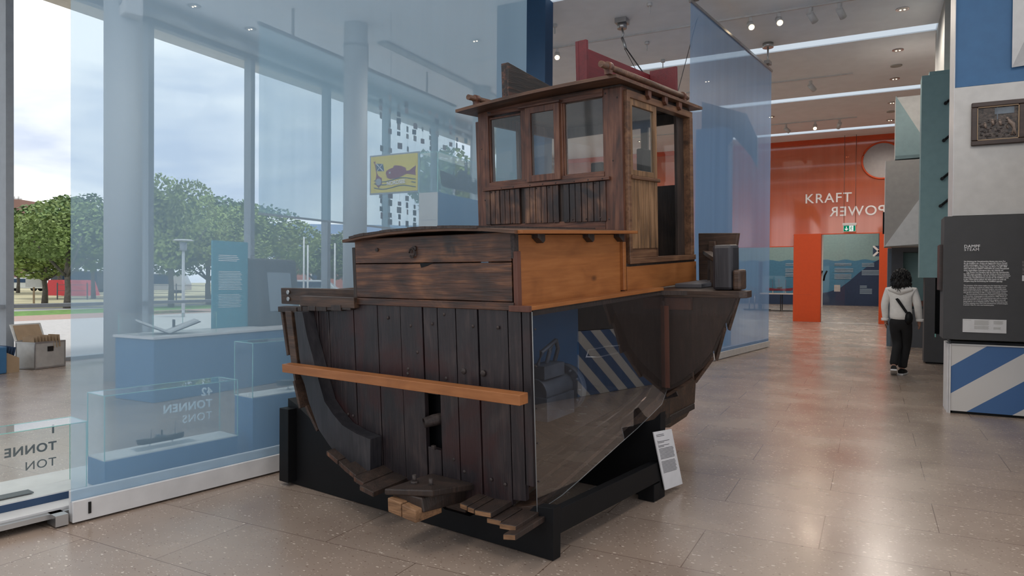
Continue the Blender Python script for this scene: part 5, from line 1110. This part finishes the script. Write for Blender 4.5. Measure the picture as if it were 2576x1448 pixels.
# exit sign
t = empty('exit_sign', (-.97, 28.2, 3.36), 0, 'green and white emergency exit sign hanging over the portal', 'exit sign')
bx(0, .42, 0, .08, 0, .24).build('housing', 'white', t, .004); bx(-.02, .44, -.01, .09, .24, .32).build('top_box', 'white', t); bx(.02, .20, -.006, 0, .02, .22).build('green_field', 'green_sign', t); bx(.20, .34, -.006, 0, .02, .22).build('white_field', 'sign_white', t); bx(.34, .40, -.006, 0, .02, .22).build('green_field', 'green_sign', t)
m = MB(); m.prism([(.11, .04), (.17, .10), (.15, .12), (.125, .095), (.125, .19), (.095, .19), (.095, .095), (.07, .12), (.05, .10)], 1, -.010, -.006); m.build('arrow', 'sign_white', t)
m = MB(); m.ball((.275, -.008, .19), .014, .003, .014, 8); m.tube([(.27, -.008, .17), (.26, -.008, .12), (.285, -.008, .09), (.275, -.008, .05)], .010, 6); m.tube([(.26, -.008, .12), (.235, -.008, .10), (.22, -.008, .07)], .009, 6); m.tube([(.268, -.008, .165), (.29, -.008, .145), (.31, -.008, .16)], .007, 6); m.tube([(.268, -.008, .165), (.24, -.008, .15), (.235, -.008, .13)], .007, 6); m.build('running_figure', 'green_sign', t)
for x in (.02, .40): MB().tube([(x, .04, .3), (x, .04, H-3.36)], .008, 6).build('suspension_wire', 'cable', t)
# far room
stru(bx(-16, 4.2, 50.0, 50.2, 0, H).build('wall_back', 'teal_light'))
t = empty('sea_mural', (0, 49.95, 0), 0, 'wall mural of a blue sea section with a dark seabed curve beyond the portal', 'mural')
m = MB(); pts = [(-11+14*k/70, 2.95+.05*sin(k*1.1)) for k in range(71)]; m.prism(pts+[(3, 0), (-11, 0)], 1, -.02, 0); m.build('sea', plain('sea_blue', (.055, .19, .32), .6), t)
pts = [(-11, .0), (-11, .55), (-8, .62), (-6.5, .75), (-5, .7), (-3.6, .72), (-2.6, .85), (-1.9, 1.1), (-1.3, 1.6), (-.8, 2.1), (-.1, 2.7), (.6, 3.1), (3, 3.6), (3, 0)]
MB().prism(pts, 1, -.04, -.02).build('seabed', plain('seabed_blue', (.014, .035, .09), .6), t)
m = MB()
for (x, z, n_, w_) in ((-5.2, 2.75, 2, .5), (-5.2, 2.4, 3, .9), (-5.2, 2.1, 3, .9), (-2.2, 2.75, 2, 1.0), (-2.2, 2.4, 3, 1.1), (-2.2, 2.05, 4, 1.0), (-.6, 2.75, 3, .7), (-.6, 2.3, 4, 1.0), (-.7, 1.3, 2, .4), (-.7, 1.1, 4, .7)):
    for k in range(n_): m.box(x, x+w_*(1-.1*((k*3) % 3)), -.05, -.042, z-.09*k-.045, z-.09*k)
m.build('printed_lines', plain('pale_blue_print', (.30, .40, .50), .7), t)
text('lettering', 'THE SEAS?', .36, 'letter_white', t, frame_mtx((-6.05, -.03, 4.33), (1, 0, 0), (0, 0, 1)), spacing=1.1)
t = empty('glass_door', (-2.75, 46.0, 0), 0, 'glass door with a white edge profile and black handles beyond the portal', 'door')
bx(0, .09, 0, .06, 0, 5.0).build('edge_profile', 'white', t); m = MB()
for dx in (-.12, .14): m.tube([(dx, -.05, 1.6), (dx+.05, -.1, 1.9), (dx+.18, -.1, 2.2)], .05, 8)
m.build('handle', 'black', t)
for dx in (-.5, .72): bx(dx, dx+.33, -.02, .03, .95, 1.35).build('metal_plate', 'alu', t)
bx(-1.2, 0, .01, .04, 0.01, 5.0).build('door_leaf', 'glass', t); bx(.09, 1.3, .01, .04, 0.01, 5.0).build('door_leaf', 'glass', t)
t = empty('flag_sign', (.02, 44.5, 3.0), 0, 'small dark square sign with a white cross inside the portal, upper right', 'sign'); bx(0, .6, 0, .04, 0, .6).build('board', 'navy', t); m = MB(); m.prism([(0, 0), (.08, 0), (.6, .52), (.6, .6), (.52, .6), (0, .08)], 1, -.01, 0); m.prism([(0, .6), (0, .52), (.52, 0), (.6, 0), (.6, .08), (.08, .6)], 1, -.01, 0); m.build('white_cross', 'letter_white', t); bx(.28, .32, .0, .03, .6, H-3.0).build('hanger', 'cable', t)
t = empty('model_table', (-5.2, 38.0, 0), 0, 'white table on thin legs with a ship model under glass, left of the orange post', 'table')
bx(0, 2.2, 0, .9, .86, .92).build('table_top', 'white', t)
for (x, y) in ((.08, .05), (.08, .8), (1.0, .05), (1.0, .8)): bx(x, x+.04, y, y+.04, 0, .86).build('leg', 'black_metal', t)
bx(-.2, 2.4, -.1, 1.0, 0.002, .03).build('base_plate', 'anthracite', t)
s4 = ship('sailing_model', 'red and black three-masted ship model on the white table beyond the portal', 1.3, 'maroon', [(-.25, .35), (0, .4), (.25, .35)], funnel=False); s4.location = (-4.3, 38.45, .92+.12)
t = empty('model_case', (-5.1, 38.1, .92), 0, 'clear glass box over the ship model on the white table', 'glass box'); bx(0, 1.9, 0, .7, 0.003, .9).build('glass_cover', 'case_glass', t)
t = empty('reading_desk', (-5.85, 38.6, 0), 0, 'thin reading desk on a tubular stand at the edge of the far gauze', 'lectern')
MB().tube([(.05, 0, .02), (.05, 0, 1.15)], .03, 8).tube([(.32, 0, .02), (.32, 0, .9)], .03, 8).build('pole', 'steel', t); MB().hexa([(-.05, -.3, 1.25), (.55, -.3, .98), (.55, .3, .98), (-.05, .3, 1.25)], [(-.05, -.3, 1.28), (.55, -.3, 1.01), (.55, .3, 1.01), (-.05, .3, 1.28)]).build('panel', 'black', t); bx(-.2, 1.1, -.3, .3, 0.002, .06).build('foot', 'black', t); bx(.45, .65, .35, .4, .06, 2.6).build('upright_label', 'navy', t)

# ---- visitor
def skin_body(name, verts, edges, mat, parent, sub=2, smooth=True):
    me = bpy.data.meshes.new(name); me.from_pydata([v[0] for v in verts], edges, []); o = bpy.data.objects.new(name, me); COL.objects.link(o)
    o.modifiers.new('skin', 'SKIN')
    bpy.context.view_layer.update()
    if not me.skin_vertices:
        bm = bmesh.new(); bm.from_mesh(me); bm.verts.layers.skin.verify(); bm.to_mesh(me); bm.free()
    for i, v in enumerate(verts):
        sv = me.skin_vertices[0].data[i]; rr = v[1] if isinstance(v[1], tuple) else (v[1], v[1]); sv.radius = rr; sv.use_root = (i == 0)
    s_ = o.modifiers.new('sub', 'SUBSURF'); s_.levels = sub; s_.render_levels = sub
    dg = bpy.context.evaluated_depsgraph_get(); m2 = bpy.data.meshes.new_from_object(o.evaluated_get(dg)); bpy.data.objects.remove(o)
    for p in m2.polygons: p.use_smooth = smooth
    m2.materials.clear(); m2.materials.append(MT[mat] if isinstance(mat, str) else mat)
    o = bpy.data.objects.new(name, m2); COL.objects.link(o); o.parent = parent; return o
SKIN = plain('skin', (.38, .20, .14), .55, noise=.05); TROU = plain('black_trousers', (.006, .006, .007), .85, noise=.3); JACK = plain('white_jacket', (.74, .73, .70), .8, noise=.05, nscale=20, bump=.25)
per = empty('person', (.42, 12.95, 0), radians(-10), 'person with curly black hair in a white hooded jacket and black trousers, walking away', 'person')
# y is the walking direction, x to the right
V = [((0, 0, .92), (.14, .11)), ((0, 0, 1.08), (.13, .10)), ((0, .01, 1.25), (.15, .11)), ((0, .01, 1.38), (.13, .09)), ((0, .0, 1.46), .06), ((0, .01, 1.53), (.075, .09)), ((0, .015, 1.62), (.075, .09)),
     ((.085, .02, .88), .085), ((.07, .10, .50), .055), ((.02, .02, .10), .04), ((.02, .12, .045), .035),
     ((-.085, -.0, .88), .085), ((-.04, .06, .50), .055), ((-.06, -.22, .16), .04), ((-.05, -.20, .06), .03),
     ((.185, .01, 1.38), .055), ((.25, .00, 1.12), .042), ((.25, .07, .90), .03), ((.25, .09, .84), (.035, .02)),
     ((-.185, .01, 1.38), .055), ((-.24, -.03, 1.12), .042), ((-.22, .0, .90), .03), ((-.215, .02, .84), (.035, .02))]
Ed = [(0, 1), (1, 2), (2, 3), (3, 4), (4, 5), (5, 6), (0, 7), (7, 8), (8, 9), (9, 10), (0, 11), (11, 12), (12, 13), (13, 14), (3, 15), (15, 16), (16, 17), (17, 18), (3, 19), (19, 20), (20, 21), (21, 22)]
# fingers
for (w_, bx_, by_, sgn) in ((18, .25, .09, 1), (22, -.215, .02, -1)):
    for k in range(4):
        i0 = len(V); x0 = bx_+.012*sgn; yk = by_-.030+.019*k; L_ = [.052, .066, .070, .060][k]
        V += [((x0-.0*sgn, yk, .815), .0095), ((x0-.006*sgn, yk+.004, .815-L_*.55), .0088), ((x0-.020*sgn, yk+.008, .815-L_), .0075)]; Ed += [(w_, i0), (i0, i0+1), (i0+1, i0+2)]
    i0 = len(V); V += [((bx_-.01*sgn, by_+.045, .83), .011), ((bx_-.02*sgn, by_+.062, .795), .009)]; Ed += [(w_, i0), (i0, i0+1)]
body = skin_body('body', V, Ed, SKIN, per)
face = MB(); face.ball((0, .115, 1.575), .014, .022, .022, 8); face.ball((-.032, .098, 1.60), .012, .008, .008, 8); face.ball((.032, .098, 1.60), .012, .008, .008, 8); face.ball((0, .103, 1.535), .022, .008, .007, 8); face.ball((-.085, .01, 1.58), .012, .02, .03, 8); face.ball((.085, .01, 1.58), .012, .02, .03, 8)
face.build('face_features', SKIN, per)
# trousers
VT = [((0, 0, .98), (.145, .115)), ((0, 0, .86), (.15, .12)), ((.085, .02, .80), .105), ((.075, .10, .50), .078), ((.03, .04, .17), .072), ((.03, .04, .10), .078), ((-.085, .0, .80), .105), ((-.045, .06, .50), .080), ((-.06, -.18, .24), .065), ((-.06, -.19, .15), .075)]
skin_body('trousers', VT, [(0, 1), (1, 2), (2, 3), (3, 4), (4, 5), (1, 6), (6, 7), (7, 8), (8, 9)], TROU, per)
# jacket
VJ = [((0, 0, .85), (.19, .135)), ((0, 0, 1.02), (.175, .13)), ((0, .005, 1.22), (.175, .13)), ((0, .005, 1.36), (.155, .115)), ((0, .0, 1.45), (.09, .085)),
      ((.185, .0, 1.37), .074), ((.24, .0, 1.14), .064), ((.25, .06, .95), .054), ((.255, .07, .90), .050), ((-.185, .0, 1.37), .074), ((-.235, -.03, 1.14), .060), ((-.225, .0, .95), .050), ((-.225, .005, .90), .046)]
jk = skin_body('jacket', VJ, [(0, 1), (1, 2), (2, 3), (3, 4), (3, 5), (5, 6), (6, 7), (7, 8), (3, 9), (9, 10), (10, 11), (11, 12)], JACK, per)
hd = MB(); rows = []
for i in range(9):
    f = i/8; rows.append([((.15*sin(pi*f)**.6+.03)*cos(a_)*(1 if True else 1), -.06-.085*sin(pi*f)**.7-.02*abs(cos(a_))+.06*abs(cos(a_))**2, 1.47-.20*f*(1-.25*abs(cos(a_)))) for a_ in [pi*k/14 for k in range(15)]])
hd.grid(rows); h_ = hd.build('hood', JACK, jk); so = h_.modifiers.new('thick', 'SOLIDIFY'); so.thickness = .03
m = MB(); m.tube([(.10*cos(2*pi*k/20), -.01+.095*sin(2*pi*k/20), 1.455+.01*sin(2*pi*k/20)) for k in range(21)], .030, 8); m.build('collar', JACK, jk)
for sx, y_ in ((.262, .07), (-.23, .005)): MB().cyl((sx, y_, .875), .056, .045, 16).build('cuff', JACK, jk, .006)
bag = MB(); n_ = 12
bag.hexa([(-.06, -.158, 1.24), (-.025, -.158, 1.255), (.125, -.150, 1.03), (.09, -.150, 1.01)], [(-.03, -.135, 1.22), (-.005, -.135, 1.235), (.115, -.125, 1.04), (.09, -.125, 1.025)])
bo = bag.build('bag_strap', 'black', per); MB().ball((.13, -.09, .93), .06, .07, .11, 12).build('bag', 'black', per)
# shoes
def shoe(x, y, z, pit, yaw):
    m = MB(); m.tube([(0, -.09, .05), (0, -.02, .05), (0, .08, .04), (0, .17, .03)], [.042, .046, .044, .030], 12); o = m.build('shoe', 'black', per); o.location = (x, y, z); o.rotation_euler = (pit, 0, yaw)
    s_ = MB(); s_.prism([(-.045, -.12), (.045, -.12), (.052, .06), (.035, .19), (-.035, .19), (-.052, .06)], 2, -.005, .02); s_.build('sole', 'white', o, .004)
shoe(.03, .03, .006, 0, radians(-8)); shoe(-.06, -.20, .055, radians(-22), radians(8))
# hair: curly mass with strands
HAIR = plain('black_hair', (.003, .0025, .0025), .55, noise=.4, nscale=60, bump=.5)
m = MB(); r = random.Random(2)
m.ball((0, -.015, 1.60), .125, .125, .13, 20); m.ball((0, -.045, 1.50), .150, .11, .13, 16)
hr = m.build('hair', HAIR, per); m = MB()
for k in range(330):
    th_, ph_ = r.uniform(0, 2*pi), r.uniform(.0, 2.3)
    c = Vector((sin(ph_)*cos(th_)*.125, sin(ph_)*sin(th_)*.12-.02, 1.60+cos(ph_)*.13-(.06 if ph_ > 1.5 else 0)))
    if c.y > .06 and c.z < 1.66: continue
    d = Vector((c.x, c.y+.02, 0)).normalized(); pts = []
    for q in range(6): pts.append((c.x+d.x*(.012*q*.5+.010*sin(q*2+k)), c.y+d.y*(.012*q*.5)+.010*cos(q*2+k), c.z-.020*q+.010*sin(q*2.4+k)))
    m.tube(pts, [.010, .011, .010, .009, .007, .003], 5)
m.build('curls', HAIR, hr)
